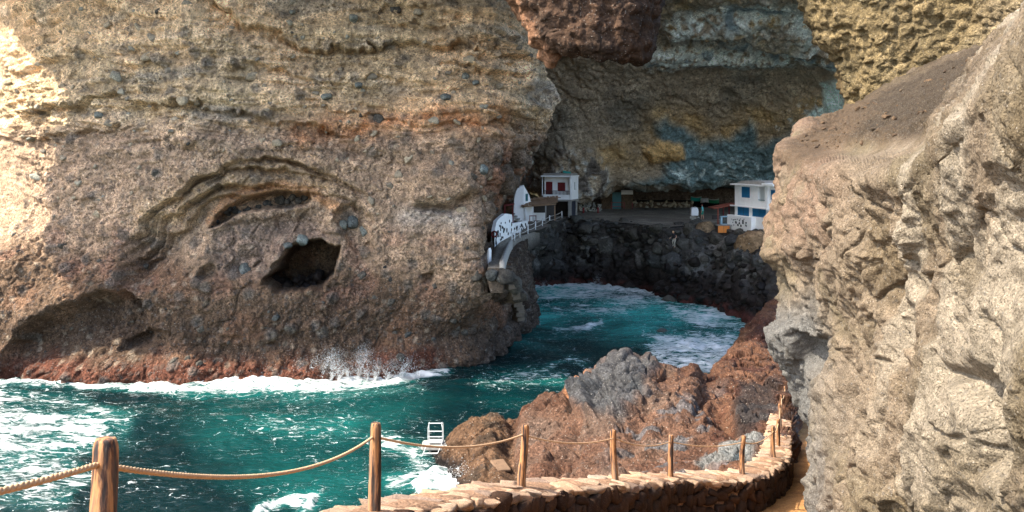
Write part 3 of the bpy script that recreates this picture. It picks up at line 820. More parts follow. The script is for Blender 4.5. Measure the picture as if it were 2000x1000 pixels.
# folded grey lobes of ropy lava
ropy = sstep(-8, 18, pts_in_poly(uw, vw, [(1112, 760), (1150, 720), (1205, 690), (1275, 696), (1285, 730), (1245, 790), (1215, 820), (1150, 822), (1115, 800)]))
rx, ry = u - 1195, v - 790
ang = np.arctan2(ry, rx); rad = np.hypot(rx, ry)
fold = np.abs(np.sin(ang * 7 + .018 * rad + 1.4 * noise(p, .7, 520) + 2))
d += ropy * (.24 * fold ** .6 - .1 + .25 * np.clip(1 - (w1 / .6) ** 2, 0, 1))
ropy_low = sstep(-4, 10, pts_in_poly(uw, vw, [(1118, 770), (1165, 760), (1170, 830), (1130, 825)]))
d += .5 * ropy_low
d -= .9 * sstep(-4, 12, pts_in_poly(uw, vw, [(1105, 770), (1125, 765), (1135, 815), (1118, 812)]))
# gullies and saddles
for pts, amp, wd in (([(1290, 700), (1300, 760), (1250, 830), (1240, 880)], .3, 16), ([(1375, 715), (1380, 770), (1350, 830)], .3, 14), ([(1005, 815), (990, 870), (1000, 930)], .8, 16), ([(1240, 830), (1130, 850), (1080, 930)], .5, 14), ([(1400, 800), (1440, 840), (1500, 830)], .8, 18), ([(1330, 700), (1335, 740)], .2, 10)):
    d -= amp * np.exp(-(line_dist(uw, vw, pts) / wd) ** 2)
P2 = p + n * d[:, None]
P2[:, 2] = np.where(u > 1515, np.minimum(P2[:, 2], p[:, 2] + .3), P2[:, 2])
OUT = P2.reshape(shape + (3,))
g1 = noise(p, .25, 530); g2 = fbm(p, .7, 3, seed=531); g3 = fbm(p, 2, 3, seed=532)
c = np.repeat(lin(166, 126, 102, .27)[None], len(p), 0)
c = mixc(c, lin(146, 106, 84, .28), sstep(-.1, .3, g1 + .5 * g2))
c = mixc(c, lin(160, 142, 126, .28), .45 * sstep(.0, .35, noise(p, .45, 533)) * sstep(1420, 1300, u))
rr = sstep(1330, 1420, u + 30 * g2)
c = mixc(c, lin(156, 112, 86, .3), rr * .85)
c = mixc(c, lin(124, 84, 68, .28), rr * sstep(0, .3, g2))
c = mixc(c, lin(116, 120, 122, .3), ropy * .9)
c = mixc(c, lin(96, 100, 104, .28), ropy * sstep(0, .3, g2) * .8)
c = mixc(c, lin(214, 150, 104, .6), .5 * sstep(12, 3, line_dist(uw, vw, [(1112, 768), (1135, 738), (1180, 704), (1225, 690)])) )  # sunlit orange rim along the crest, painted as colour
c = mixc(c, lin(140, 146, 150, .28), .7 * sstep(.15, .35, noise(p, .8, 534)) * sstep(740, 790, v) * sstep(1150, 1250, u))
lowl = sstep(1010, 975, u + 12 * g2)
c = mixc(c, lin(150, 116, 88, .32), lowl)
c = mixc(c, lin(112, 92, 74, .3), lowl * sstep(-.05, .25, g2))
c = mixc(c, lin(60, 54, 50, .28), lowl * sstep(.75, .25, P2[:, 2] + .3 * g2))
c = mixc(c, lin(84, 76, 72, .28), sstep(-6, 14, pts_in_poly(uw, vw, [(1435, 740), (1525, 740), (1520, 800), (1440, 840), (1425, 800)])) * .85)
pale = sstep(-4, 12, pts_in_poly(uw, vw, [(1355, 905), (1375, 880), (1440, 868), (1490, 825), (1515, 830), (1495, 870), (1460, 915), (1370, 922)]))
c = mixc(c, lin(188, 190, 184, .28), pale * .9)
c = mixc(c, lin(120, 134, 142, .28), pale * sstep(.05, .3, g2))
M_out = rock_mat('outcrop_rock', grain=1.5, specks=.25, dark=(.05, .042, .038), bump=.8, vary=.35, pits=.75)
outcrop = grid_mesh('rock_outcrop', OUT, c, M_out)
tag(outcrop, 'reddish brown rock outcrop with folded grey lava between path and water', kind='structure')

# ---------------------------------------------------------------- sea
xs = np.concatenate([np.linspace(-160, -40, 24, endpoint=False), np.linspace(-40, -36, 16, endpoint=False), np.arange(-36, 17, .125), np.linspace(17, 40, 12)])
ys = np.concatenate([np.linspace(-60, 24, 18, endpoint=False), np.linspace(24, 31, 14, endpoint=False), np.arange(31, 62, .125), np.arange(62, 98.5, .2), np.linspace(99, 112, 8)])
X, Y = np.meshgrid(xs, ys)
p = np.stack([X, Y, np.zeros_like(X)], -1).reshape(-1, 3)
shape = X.shape
u, v = project(p.reshape(shape + (3,)))
behind = p[:, 1] < 20
h = .30 * noise(p * np.array((.8, 1.3, 1)), .16, 601) + .22 * fbm(p * np.array((.75, 1.5, 1)), .42, 3, seed=602) + .09 * fbm(p * np.array((.8, 1.4, 1)), 1.5, 3, seed=603, ridged=True)
uw = u + 16 * noise(p, .2, 610) + 9 * noise(p, .6, 611); vw = v + 5 * noise(p, .2, 612) + 4 * noise(p, .6, 613)
den = np.zeros(len(p))
def streak(pts, wd, a):
    global den
    den = np.maximum(den, a * np.exp(-(line_dist(uw, vw, pts) / wd) ** 2))
def pool(poly, soft, a):
    global den
    den = np.maximum(den, a * sstep(-soft, soft, pts_in_poly(uw, vw, poly)))
streak([(-120, 746), (100, 752), (270, 756), (420, 752), (560, 748), (700, 744), (870, 728)], 9, .74)
pool([(268, 752), (340, 740), (480, 726), (600, 722), (720, 722), (840, 728), (872, 736), (760, 756), (640, 768), (480, 770), (350, 776), (250, 768)], 9, .9)
streak([(560, 775), (700, 770), (820, 760)], 14, .42)
pool([(-300, 790), (60, 785), (200, 815), (230, 850), (180, 880), (80, 900), (-300, 905)], 26, .74)
pool([(-300, 880), (120, 880), (190, 930), (140, 990), (-300, 1010)], 26, .6)
streak([(-50, 770), (150, 790), (240, 830)], 24, .62)
streak([(520, 835), (600, 845), (680, 830)], 26, .5)
streak([(500, 1000), (560, 975), (610, 968), (590, 1000)], 13, .8)
streak([(740, 860), (800, 880), (830, 930), (780, 950)], 22, .62)
pool([(805, 950), (850, 920), (915, 915), (925, 945), (880, 972), (820, 970)], 7, .95)
streak([(950, 745), (1040, 735), (1100, 740)], 20, .5)
streak([(1060, 722), (1110, 700), (1150, 715)], 9, .55)
streak([(1035, 562), (1100, 560), (1160, 562), (1215, 566), (1300, 578)], 8, .95)
streak([(1060, 575), (1130, 580), (1250, 582)], 13, .66)
streak([(1340, 592), (1420, 612), (1485, 632)], 7, .9)
streak([(1330, 606), (1400, 622), (1460, 640)], 16, .62)
streak([(1085, 645), (1125, 640), (1175, 634)], 7, .8)
streak([(1090, 605), (1120, 612)], 6, .7)
pool([(1270, 690), (1330, 676), (1440, 672), (1420, 725), (1300, 720)], 10, .75)
streak([(1290, 655), (1370, 660), (1440, 655)], 14, .6)
streak([(1030, 625), (1044, 632)], 5, .8)
pool([(1030, 556), (1180, 555), (1320, 572), (1300, 600), (1160, 596), (1040, 584)], 14, .76)
pool([(1310, 588), (1490, 628), (1460, 668), (1380, 650), (1300, 612)], 16, .72)
pool([(1260, 650), (1450, 648), (1430, 735), (1280, 735)], 16, .76)
streak([(1050, 600), (1130, 606), (1220, 604)], 16, .6)
den = np.where(behind, .2, den)
den = np.clip(den + .10 + .16 * noise(p, .12, 615) + .14 * noise(p, .4, 616), 0, 1)
h += .25 * sstep(.75, 1.0, den) * (0.5 + noise(p, 1.2, 617)) + .08 * sstep(.7, 1, den) * noise(p, 3.5, 618)
p[:, 2] = h
aer = np.clip(sstep(.1, .7, den) * .6 + .35 * noise(p, .07, 620) + .25 * noise(p, .25, 621) + .35 * np.exp(-(line_dist(u, v, [(450, 880), (640, 960), (700, 800)]) / 90) ** 2) + .4 * np.exp(-(line_dist(u, v, [(1200, 600), (1350, 640), (1380, 690)]) / 50) ** 2) + .6 * sstep(56, 72, p[:, 1]), 0, 1)  # aerated water; also lightens the colour of the shaded inlet
M_sea, nt, b = new_mat('sea_water')
L = nt.links
geo = N(nt, 'ShaderNodeNewGeometry').outputs['Position']
vm = N(nt, 'ShaderNodeVectorMath', operation='MULTIPLY'); vm.inputs[1].default_value = (.8, 1.5, 1); L.new(geo, vm.inputs[0])
dens = N(nt, 'ShaderNodeAttribute', attribute_name='foam').outputs['Fac']
aero = N(nt, 'ShaderNodeAttribute', attribute_name='aerated').outputs['Fac']
w0 = N(nt, 'ShaderNodeTexNoise'); w0.inputs['Scale'].default_value = .9; w0.inputs['Detail'].default_value = 4; L.new(vm.outputs[0], w0.inputs['Vector'])
wv = N(nt, 'ShaderNodeVectorMath', operation='MULTIPLY_ADD'); L.new(w0.outputs['Color'], wv.inputs[0]); wv.inputs[1].default_value = (1.6, 1.6, 1.6); L.new(vm.outputs[0], wv.inputs[2])
f1 = N(nt, 'ShaderNodeTexNoise', noise_type='RIDGED_MULTIFRACTAL'); f1.inputs['Scale'].default_value = .75; f1.inputs['Detail'].default_value = 6; f1.inputs['Roughness'].default_value = .55; L.new(wv.outputs[0], f1.inputs['Vector'])
f2 = N(nt, 'ShaderNodeTexNoise'); f2.inputs['Scale'].default_value = 3.2; f2.inputs['Detail'].default_value = 7; f2.inputs['Roughness'].default_value = .7; L.new(wv.outputs[0], f2.inputs['Vector'])
r1 = ramp(nt, f1.outputs[0], [(0.0, 0.0), (1.0, 1.0)])
vf = N(nt, 'ShaderNodeVectorMath', operation='MULTIPLY'); vf.inputs[1].default_value = (1.6, 3.4, 1); L.new(wv.outputs[0], vf.inputs[0])
f3 = N(nt, 'ShaderNodeTexNoise'); f3.inputs['Scale'].default_value = 1.1; f3.inputs['Detail'].default_value = 5; f3.inputs['Roughness'].default_value = .65; L.new(vf.outputs[0], f3.inputs['Vector'])
mixn = math_n(nt, 'ADD', math_n(nt, 'MULTIPLY', r1, .35), math_n(nt, 'MULTIPLY', f2.outputs[0], .35))
mixn = math_n(nt, 'ADD', mixn, math_n(nt, 'MULTIPLY', f3.outputs[0], .65))
val = math_n(nt, 'ADD', mixn, math_n(nt, 'MULTIPLY', dens, .5))
foam = ramp(nt, val, [(.88, 0.0), (1.0, 1.0)])
mr = N(nt, 'ShaderNodeMapRange'); mr.inputs['From Min'].default_value = .86; mr.inputs['From Max'].default_value = 1.04
L.new(val, mr.inputs['Value'])
foam_a = mr.outputs[0]
# lacy trails between the patches
lace = None
for sc_, k_ in ((.5, .10), (1.4, .07)):
    ve = N(nt, 'ShaderNodeTexVoronoi', feature='DISTANCE_TO_EDGE'); ve.inputs['Scale'].default_value = sc_; L.new(wv.outputs[0], ve.inputs['Vector'])
    wdt = math_n(nt, 'MULTIPLY', math_n(nt, 'MULTIPLY', dens, k_), ramp(nt, f3.outputs[0], [(.46, 0.0), (.66, 1.0)]))
    l_ = math_n(nt, 'DIVIDE', math_n(nt, 'SUBTRACT', wdt, ve.outputs['Distance']), math_n(nt, 'ADD', wdt, .004))
    l_.node.use_clamp = True
    lace = l_ if lace is None else math_n(nt, 'MAXIMUM', lace, l_)
foam = math_n(nt, 'MAXIMUM', foam_a, lace)
deep = mixrgb(nt, aero, lin(3, 47, 51, .37), lin(24, 110, 104, .5))
milky = N(nt, 'ShaderNodeAttribute', attribute_name='milky').outputs['Fac']  # milky water, its colour lightened further to offset shade in the cove
deep = mixrgb(nt, milky, deep, tuple(lin(70, 164, 152, .9)))
colr = mixrgb(nt, foam, deep, (.6, .62, .6))
L.new(colr, b.inputs['Base Color'])
L.new(mixrgb(nt, foam, (.12, .12, .12), (.75, .75, .75)), b.inputs['Roughness'])
b.inputs['IOR'].default_value = 1.33
wb = N(nt, 'ShaderNodeTexNoise'); wb.inputs['Scale'].default_value = 2.6; wb.inputs['Detail'].default_value = 5; wb.inputs['Roughness'].default_value = .6; L.new(vm.outputs[0], wb.inputs['Vector'])
bp = N(nt, 'ShaderNodeBump'); bp.inputs['Strength'].default_value = .55; bp.inputs['Distance'].default_value = .25
L.new(math_n(nt, 'ADD', wb.outputs[0], math_n(nt, 'MULTIPLY', foam, .25)), bp.inputs['Height'])
L.new(bp.outputs[0], b.inputs['Normal'])
sea = grid_mesh('sea', p.reshape(shape + (3,)), None, M_sea, {'foam': den, 'aerated': aer, 'milky': np.clip(sstep(60, 78, p[:, 1]) * (.45 + .9 * noise(p, .12, 640) + .5 * noise(p, .4, 641)), 0, 1)})
tag(sea, 'choppy turquoise sea water with white foam', kind='structure')

# ---------------------------------------------------------------- mesh builder for the built things
class MB:
    def __init__(self):
        self.v, self.f = [], []
    def add(self, vs_, fs_):
        o = len(self.v)
        self.v += [tuple(q) for q in vs_]
        self.f += [tuple(i + o for i in q) for q in fs_]
        return self
    def box(self, c, s, m=None):
        x, y, z = s[0] / 2, s[1] / 2, s[2] / 2
        vs_ = [Vector((a, b, e)) for a in (-x, x) for b in (-y, y) for e in (-z, z)]
        if m is not None:
            vs_ = [m @ q for q in vs_]
        vs_ = [q + Vector(c) for q in vs_]
        return self.add(vs_, [(0, 1, 3, 2), (4, 6, 7, 5), (0, 4, 5, 1), (2, 3, 7, 6), (0, 2, 6, 4), (1, 5, 7, 3)])
    def prism(self, poly, a, b, axis=1):
        """polygon of two coordinates pushed along the third axis from a to b"""
        def p3(q, k):
            l = list(q); l.insert(axis, k); return tuple(l)
        n_ = len(poly)
        vs_ = [p3(q, a) for q in poly] + [p3(q, b) for q in poly]
        fs_ = [tuple(range(n_)), tuple(range(2 * n_ - 1, n_ - 1, -1))] + [(k, n_ + k, n_ + (k + 1) % n_, (k + 1) % n_) for k in range(n_)]
        return self.add(vs_, fs_)
    def tube(self, path, r, n_=6, cap=True):
        path = [Vector(q) for q in path]
        rs = r if isinstance(r, (list, tuple)) else [r] * len(path)
        vs_, fs_ = [], []
        t = (path[1] - path[0]).normalized()
        nrm = t.orthogonal().normalized()
        for k, q in enumerate(path):
            t = (path[min(k + 1, len(path) - 1)] - path[max(k - 1, 0)]).normalized()
            nrm = (nrm - t * nrm.dot(t)).normalized()
            bn = t.cross(nrm)
            for j in range(n_):
                a = 2 * math.pi * j / n_
                vs_.append(q + (nrm * math.cos(a) + bn * math.sin(a)) * rs[k])
        for k in range(len(path) - 1):
            for j in range(n_):
                fs_.append((k * n_ + j, k * n_ + (j + 1) % n_, (k + 1) * n_ + (j + 1) % n_, (k + 1) * n_ + j))
        if cap:
            fs_.append(tuple(range(n_ - 1, -1, -1)))
            fs_.append(tuple(range((len(path) - 1) * n_, len(path) * n_)))
        return self.add(vs_, fs_)
    def mesh(self, name, mat, smooth=False, bevel=0):
        me = bpy.data.meshes.new(name)
        me.from_pydata(self.v, [], self.f)
        bm = bmesh.new(); bm.from_mesh(me)
        bmesh.ops.recalc_face_normals(bm, faces=bm.faces)
        if bevel:
            bmesh.ops.bevel(bm, geom=list(bm.edges), offset=bevel, segments=1, affect='EDGES')
        bm.to_mesh(me); bm.free()
        if smooth:
            me.polygons.foreach_set('use_smooth', [True] * len(me.polygons))
        if mat:
            me.materials.append(mat)
        return me
    def build(self, name, mat, parent=None, smooth=False, bevel=0):
        o = bpy.data.objects.new(name, self.mesh(name, mat, smooth, bevel))
        COL.objects.link(o)
        o.parent = parent
        return o

def empty(name, loc=(0, 0, 0), rz=0.0):
    o = bpy.data.objects.new(name, None)
    o.location = loc
    o.rotation_euler = (0, 0, rz)
    o.empty_display_size = .2
    COL.objects.link(o)
    return o

def plain_mat(name, col, rough=.7, vary=.25, scale=3.0, bump=.15, dirt=None, stretch=(1, 1, 1), metal=0.0):
    m, nt, b = new_mat(name)
    co = N(nt, 'ShaderNodeTexCoord').outputs['Object']
    vm_ = N(nt, 'ShaderNodeVectorMath', operation='MULTIPLY'); vm_.inputs[1].default_value = stretch; nt.links.new(co, vm_.inputs[0])
    n1 = N(nt, 'ShaderNodeTexNoise'); n1.inputs['Scale'].default_value = scale; n1.inputs['Detail'].default_value = 7; n1.inputs['Roughness'].default_value = .65
    nt.links.new(vm_.outputs[0], n1.inputs['Vector'])
    c_ = mixrgb(nt, 1.0, tuple(col), ramp(nt, n1.outputs[0], [(.3, 1 - vary), (.55, 1.0), (.75, 1 + vary * .6)]), 'MULTIPLY')
    if dirt is not None:
        n2 = N(nt, 'ShaderNodeTexNoise'); n2.inputs['Scale'].default_value = scale * .4; n2.inputs['Detail'].default_value = 8; n2.inputs['Roughness'].default_value = .7
        nt.links.new(vm_.outputs[0], n2.inputs['Vector'])
        c_ = mixrgb(nt, ramp(nt, n2.outputs[0], [(.52, 0.0), (.72, .6)]), c_, tuple(dirt))
    nt.links.new(c_, b.inputs['Base Color'])
    b.inputs['Roughness'].default_value = rough
    b.inputs['Metallic'].default_value = metal
    bp_ = N(nt, 'ShaderNodeBump'); bp_.inputs['Strength'].default_value = bump; bp_.inputs['Distance'].default_value = .05
    nt.links.new(n1.outputs[0], bp_.inputs['Height']); nt.links.new(bp_.outputs[0], b.inputs['Normal'])
    return m

M_white = plain_mat('white_plaster', (.93, .92, .88), .85, .05, 2.0, .1, dirt=(.72, .7, .64))
M_concrete = plain_mat('concrete', (.30, .285, .25), .9, .25, 1.5, .2)
M_blue = plain_mat('blue_paint', tuple(lin(12, 104, 148)), .5, .12, 4, .05)
M_teal = plain_mat('teal_paint', tuple(lin(16, 92, 98)), .5, .15, 4, .05)
M_redp = plain_mat('dark_red_paint', tuple(lin(110, 26, 28)), .55, .2, 4, .05)
M_dark = plain_mat('dark_timber', (.05, .042, .036), .8, .3, 4, .1)
M_plank = plain_mat('weathered_plank', tuple(lin(150, 120, 92, .9)), .85, .35, 3, .3, stretch=(1, 6, 6))
M_orange = plain_mat('orange_paint', tuple(lin(222, 132, 50)), .5, .1, 3, .05)
M_palebl = plain_mat('pale_blue_paint', tuple(lin(150, 186, 204)), .5, .1, 3, .05)
M_redroof = plain_mat('rust_red_sheet', tuple(lin(132, 66, 48)), .7, .25, 2, .1)
M_metal = plain_mat('white_metal', (.75, .75, .73), .35, .06, 5, .02)
M_black = plain_mat('black_rock_inlay', (.03, .03, .03), .8, .3, 4, .2)
M_green = plain_mat('green_paint', tuple(lin(24, 96, 62)), .5, .15, 3, .05)
M_hull = plain_mat('teal_hull', tuple(lin(20, 140, 128)), .5, .15, 3, .05)
M_greyhull = plain_mat('grey_hull', tuple(lin(150, 150, 146)), .6, .2, 3, .05)

# ---------------------------------------------------------------- stones
def stone_mesh(name, mat, seed, k=3, box_=.55, rough=.16, flat=1.0, chips=5, cut=.62):
    """rounded, chipped block about 1 across"""
    vs_, fs_, key = [], [], {}
    def vid(q):
        t = tuple(round(e, 5) for e in q)
        if t not in key:
            key[t] = len(vs_); vs_.append(t)
        return key[t]
    for ax in range(3):
        for s in (-1, 1):
            for i in range(k):
                for j in range(k):
                    cs = []
                    for a, b_ in ((0, 0), (1, 0), (1, 1), (0, 1)):
                        q = [0, 0, 0]
                        q[ax] = s; q[(ax + 1) % 3] = -1 + 2 * (i + a) / k; q[(ax + 2) % 3] = -1 + 2 * (j + b_) / k
                        cs.append(vid(q))
                    fs_.append(cs if s > 0 else cs[::-1])
    a = np.array(vs_)
    sph = a / np.linalg.norm(a, axis=1, keepdims=True)
    pts = a * box_ * .86 + sph * (1 - box_)
    pts = pts * (1 + rough * noise(sph * 1.3 + seed * 7.1, 1.0, seed)[:, None] * 1.6 + rough * .5 * noise(sph * 3.1 + seed * 3.3, 1.0, seed + 5)[:, None])
    # a few knocked-off corners
    rg = np.random.default_rng(seed)
    for _ in range(chips):
        nn = rg.normal(size=3); nn /= np.linalg.norm(nn)
        dd = pts @ nn - (cut + .2 * rg.random())
        pts = pts - np.clip(dd, 0, None)[:, None] * nn * .9
    pts[:, 2] *= flat
    me = bpy.data.meshes.new(name)
    me.from_pydata((pts * .5).tolist(), [], fs_)
    me.polygons.foreach_set('use_smooth', [True] * len(me.polygons))
    me.materials.append(mat)
    return me

M_stone = rock_mat('embedded_stone', grain=2.0, base=tuple(lin(140, 132, 116, 1.0)), use_obj=True, bump=.3, vary=.25, specks=.15)
M_bould = rock_mat('boulder_rock', grain=1.2, base=tuple(lin(86, 84, 79, .75)), use_obj=True, bump=.35, vary=.3, specks=.15, dark=(.03, .03, .03), lights=0)
M_wallst = rock_mat('wall_stone', grain=5.0, base=tuple(lin(86, 64, 50, .42)), use_obj=True, bump=.4, vary=.35, specks=.15, dark=(.03, .02, .015))
M_capst = rock_mat('cap_stone', grain=5.0, base=tuple(lin(228, 196, 168, .66)), use_obj=True, bump=.9, vary=.3, specks=.2, dark=(.14, .09, .06), pits=.8)
M_mortar = rock_mat('wall_mortar', grain=4.0, base=tuple(lin(206, 168, 138, .5)), bump=.9, vary=.35, specks=.3, pits=.8)
STONES = [stone_mesh('stone', M_stone, 100 + k, 5, .35, .14, chips=11, cut=.5) for k in range(8)]
M_wet_shade = rock_mat('wet_and_shaded_rock', grain=1.2, base=tuple(lin(50, 45, 42, .6)), use_obj=True, bump=.35, vary=.3, specks=.15, dark=(.015, .015, .015), lights=0, rough=.5)  # for wet boulders; also paints shade onto the stones in the hole
BOULD = [stone_mesh('boulder', M_bould, 200 + k, 7, .3, .16, chips=9, cut=.55) for k in range(9)]
M_brownb = rock_mat('brown_boulder_rock', grain=1.2, base=tuple(lin(128, 106, 82, .9)), use_obj=True, bump=.35, vary=.3, specks=.15, dark=(.03, .03, .03), lights=.12)
WALLST = [stone_mesh('stone', M_wallst, 300 + k, 3, .78, .13) for k in range(8)]
CAPST = [stone_mesh('capstone', M_capst, 400 + k, 6, .95, .13, chips=8, cut=.62) for k in range(8)]

def place(me, name, parent, loc, size, rot=None, z=None):
    o = bpy.data.objects.new(name, me)
    o.location = loc
    o.scale = size if hasattr(size, '__len__') else (size, size, size)
    if rot is None:
        rot = (RNG.uniform(0, 6.28), RNG.uniform(0, 6.28), RNG.uniform(0, 6.28))
    o.rotation_euler = rot
    o.parent = parent
    COL.objects.link(o)
    return o

# ---------------------------------------------------------------- low stone wall beside the path
POSTS = [(-1.95, -.9, 13.45), (-1.76, 3.7, 11.88), (-1.43, 9.0, 10.35), (.165, 12.75, 9.19), (1.8, 15.3, 8.34), (3.28, 18.0, 7.42), (5.28, 19.9, 6.79), (7.06, 23.5, 5.93), (8.2, 26.8, 5.16), (9.55, 31.0, 4.43), (11.0, 35.5, 3.55), (12.55, 40.0, 2.75)]
ctrl = np.array([(-1.9, -6, 14.6)] + POSTS + [(14.2, 44.0, 2.2)], float)
tt = np.linspace(0, len(ctrl) - 1, 900)
Wl = catmull(ctrl, tt, 0)
seg = np.linalg.norm(np.diff(Wl, axis=0), axis=1)
S = np.concatenate([[0], np.cumsum(seg)])
def wall_at(s):
    q = np.array([np.interp(s, S, Wl[:, k]) for k in range(3)])
    q2 = np.array([np.interp(s + .15, S, Wl[:, k]) for k in range(3)]); q1 = np.array([np.interp(s - .15, S, Wl[:, k]) for k in range(3)])
    t = (q2 - q1); slope = t[2] / max(math.hypot(t[0], t[1]), 1e-6); t[2] = 0
    t /= np.linalg.norm(t) + 1e-9
    return q, t, np.array((t[1], -t[0], 0.0)), slope           # point, direction, right-hand side (path side)
IN, OUTW, WH = .33, -.40, .78
wall = empty('stone_wall', tuple(POSTS[3]))
wall_loc = np.array(POSTS[3])
tag(wall, 'low rubble stone wall with pale slab top curving down beside the path', 'wall')
sec = []
ss = np.arange(1.0, S[-1] - .05, .12)
for s in ss:
    q, t, r, sl = wall_at(s)
    w = noise(np.array([[s * 1.0, 0, 0.]]), 1.5, 9)[0]
    prof = [(OUTW - .25, -3.2), (OUTW - .08, -1.0), (OUTW, -.1), (OUTW + .04, -.02), (-.15, .004), (.1, .006), (IN - .05, -.02), (IN - .03 + .02 * w, -.12), (IN - .02, -.5), (IN + .03, -WH - .5)]
    sec.append([q + r * a + np.array((0, 0, b_ + .02 * w)) - wall_loc for a, b_ in prof])
sec = np.array(sec)
core = grid_mesh('core', sec, None, M_mortar, parent=wall)
rg = np.random.default_rng(5)
# path-side facing stones
s_lo = float(np.interp(7.5, Wl[:, 1], S)); s_hi = float(np.interp(27.5, Wl[:, 1], S))
nst = 0
for row, (zc, hh) in enumerate(((-.2, .22), (-.4, .24), (-.6, .25), (-.78, .2))):
    s = s_lo + rg.uniform(0, .2)
    while s < s_hi and nst < 298:
        ln = rg.uniform(.16, .46) * (1.2 if row > 1 else 1)
        q, t, r, sl = wall_at(s + ln / 2)
        h_ = hh * rg.uniform(.7, 1.5)
        pos = q + r * (IN - .02 + rg.uniform(-.02, .025)) + np.array((0, 0, zc + rg.uniform(-.07, .07))) - wall_loc
        o = place(WALLST[rg.integers(8)], 'stone', wall, pos, (ln * 1.02, .26, h_ * 1.08), (rg.uniform(-.2, .2), -math.atan(sl) + rg.uniform(-.5, .5), math.atan2(t[1], t[0]) + rg.uniform(-.1, .1)))
        nst += 1
        s += ln + .01
# cap slabs
ncap = 0
s = float(np.interp(7.0, Wl[:, 1], S))
s_end = S[-1] - .4
while s < s_end and ncap < 296:
    q0 = wall_at(s)[0]
    ln = rg.uniform(.18, .5)
    cuts = [OUTW - .04, rg.uniform(-.14, -.02), rg.uniform(.14, .26), IN + .05] if rg.random() < .6 else [OUTW - .04, rg.uniform(-.05, .16), IN + .05]
    for a, b_ in zip(cuts[:-1], cuts[1:]):
        jit = rg.uniform(-.08, .08)
        q, t, r, sl = wall_at(s + ln / 2 + jit)
        th = rg.uniform(.12, .18)
        pos = q + r * ((a + b_) / 2) + np.array((0, 0, -.05 + rg.uniform(-.03, .012))) - wall_loc
        place(CAPST[rg.integers(8)], 'capstone', wall, pos, ((ln + .05) * 1.12, (b_ - a) * 1.2, th), (rg.uniform(-.07, .07), -math.atan(sl) + rg.uniform(-.07, .07), math.atan2(t[1], t[0]) + rg.uniform(-.35, .35)))
        ncap += 1
    s += ln

# sandy path on the land side of the wall
sec = []
for s in np.arange(.2, S[-1] - .05, .15):
    q, t, r, sl = wall_at(s)
    sec.append([q + r * a + np.array((0, 0, -WH + .02)) for a in np.linspace(IN - .1, 3.4, 26)])
P = np.array(sec); p = P.reshape(-1, 3).copy()
p[:, 2] += .05 * fbm(p, .9, 3, seed=701) + .03 * fbm(p, 4, 2, seed=702)
c = np.repeat(lin(206, 152, 96, .62)[None], len(p), 0)
c = mixc(c, lin(178, 128, 80, .6), sstep(0, .3, fbm(p, 1.2, 3, seed=703)))
M_path = rock_mat('sandy_path', grain=5, specks=.12, dark=(.12, .08, .05), bump=.4, vary=.2)
path = grid_mesh('path', p.reshape(P.shape), c, M_path)
tag(path, 'ochre sandy path between the low wall and the rock face', kind='structure')

# ---------------------------------------------------------------- rope fence along the wall
M_wood, nt, b = new_mat('post_wood')
co = N(nt, 'ShaderNodeTexCoord').outputs['Object']
oi = N(nt, 'ShaderNodeObjectInfo').outputs['Random']
mp = N(nt, 'ShaderNodeVectorMath', operation='MULTIPLY'); mp.inputs[1].default_value = (22, 22, 1.6); nt.links.new(co, mp.inputs[0])
ad = N(nt, 'ShaderNodeVectorMath', operation='ADD'); nt.links.new(mp.outputs[0], ad.inputs[0]); nt.links.new(math_n(nt, 'MULTIPLY', oi, 40.0), ad.inputs[1])
n1 = N(nt, 'ShaderNodeTexNoise'); n1.inputs['Scale'].default_value = 1.0; n1.inputs['Detail'].default_value = 8; n1.inputs['Roughness'].default_value = .62; nt.links.new(ad.outputs[0], n1.inputs['Vector'])
mp2 = N(nt, 'ShaderNodeVectorMath', operation='MULTIPLY'); mp2.inputs[1].default_value = (.5, .5, .9); nt.links.new(ad.outputs[0], mp2.inputs[0])
n2 = N(nt, 'ShaderNodeTexNoise'); n2.inputs['Scale'].default_value = .5; n2.inputs['Detail'].default_value = 5; nt.links.new(mp2.outputs[0], n2.inputs['Vector'])
cw = ramp(nt, n1.outputs[0], [(.42, tuple(lin(34, 22, 16, .5))), (.48, tuple(lin(108, 66, 40, .5))), (.55, tuple(lin(200, 142, 86, .6))), (.64, tuple(lin(150, 112, 80, .6)))])
cw = mixrgb(nt, ramp(nt, n2.outputs[0], [(.5, 0.0), (.66, .75)]), cw, tuple(lin(158, 140, 122, .5)))
nt.links.new(cw, b.inputs['Base Color']); b.inputs['Roughness'].default_value = .75
bp = N(nt, 'ShaderNodeBump'); bp.inputs['Strength'].default_value = .6; bp.inputs['Distance'].default_value = .025; nt.links.new(n1.outputs[0], bp.inputs['Height']); nt.links.new(bp.outputs[0], b.inputs['Normal'])

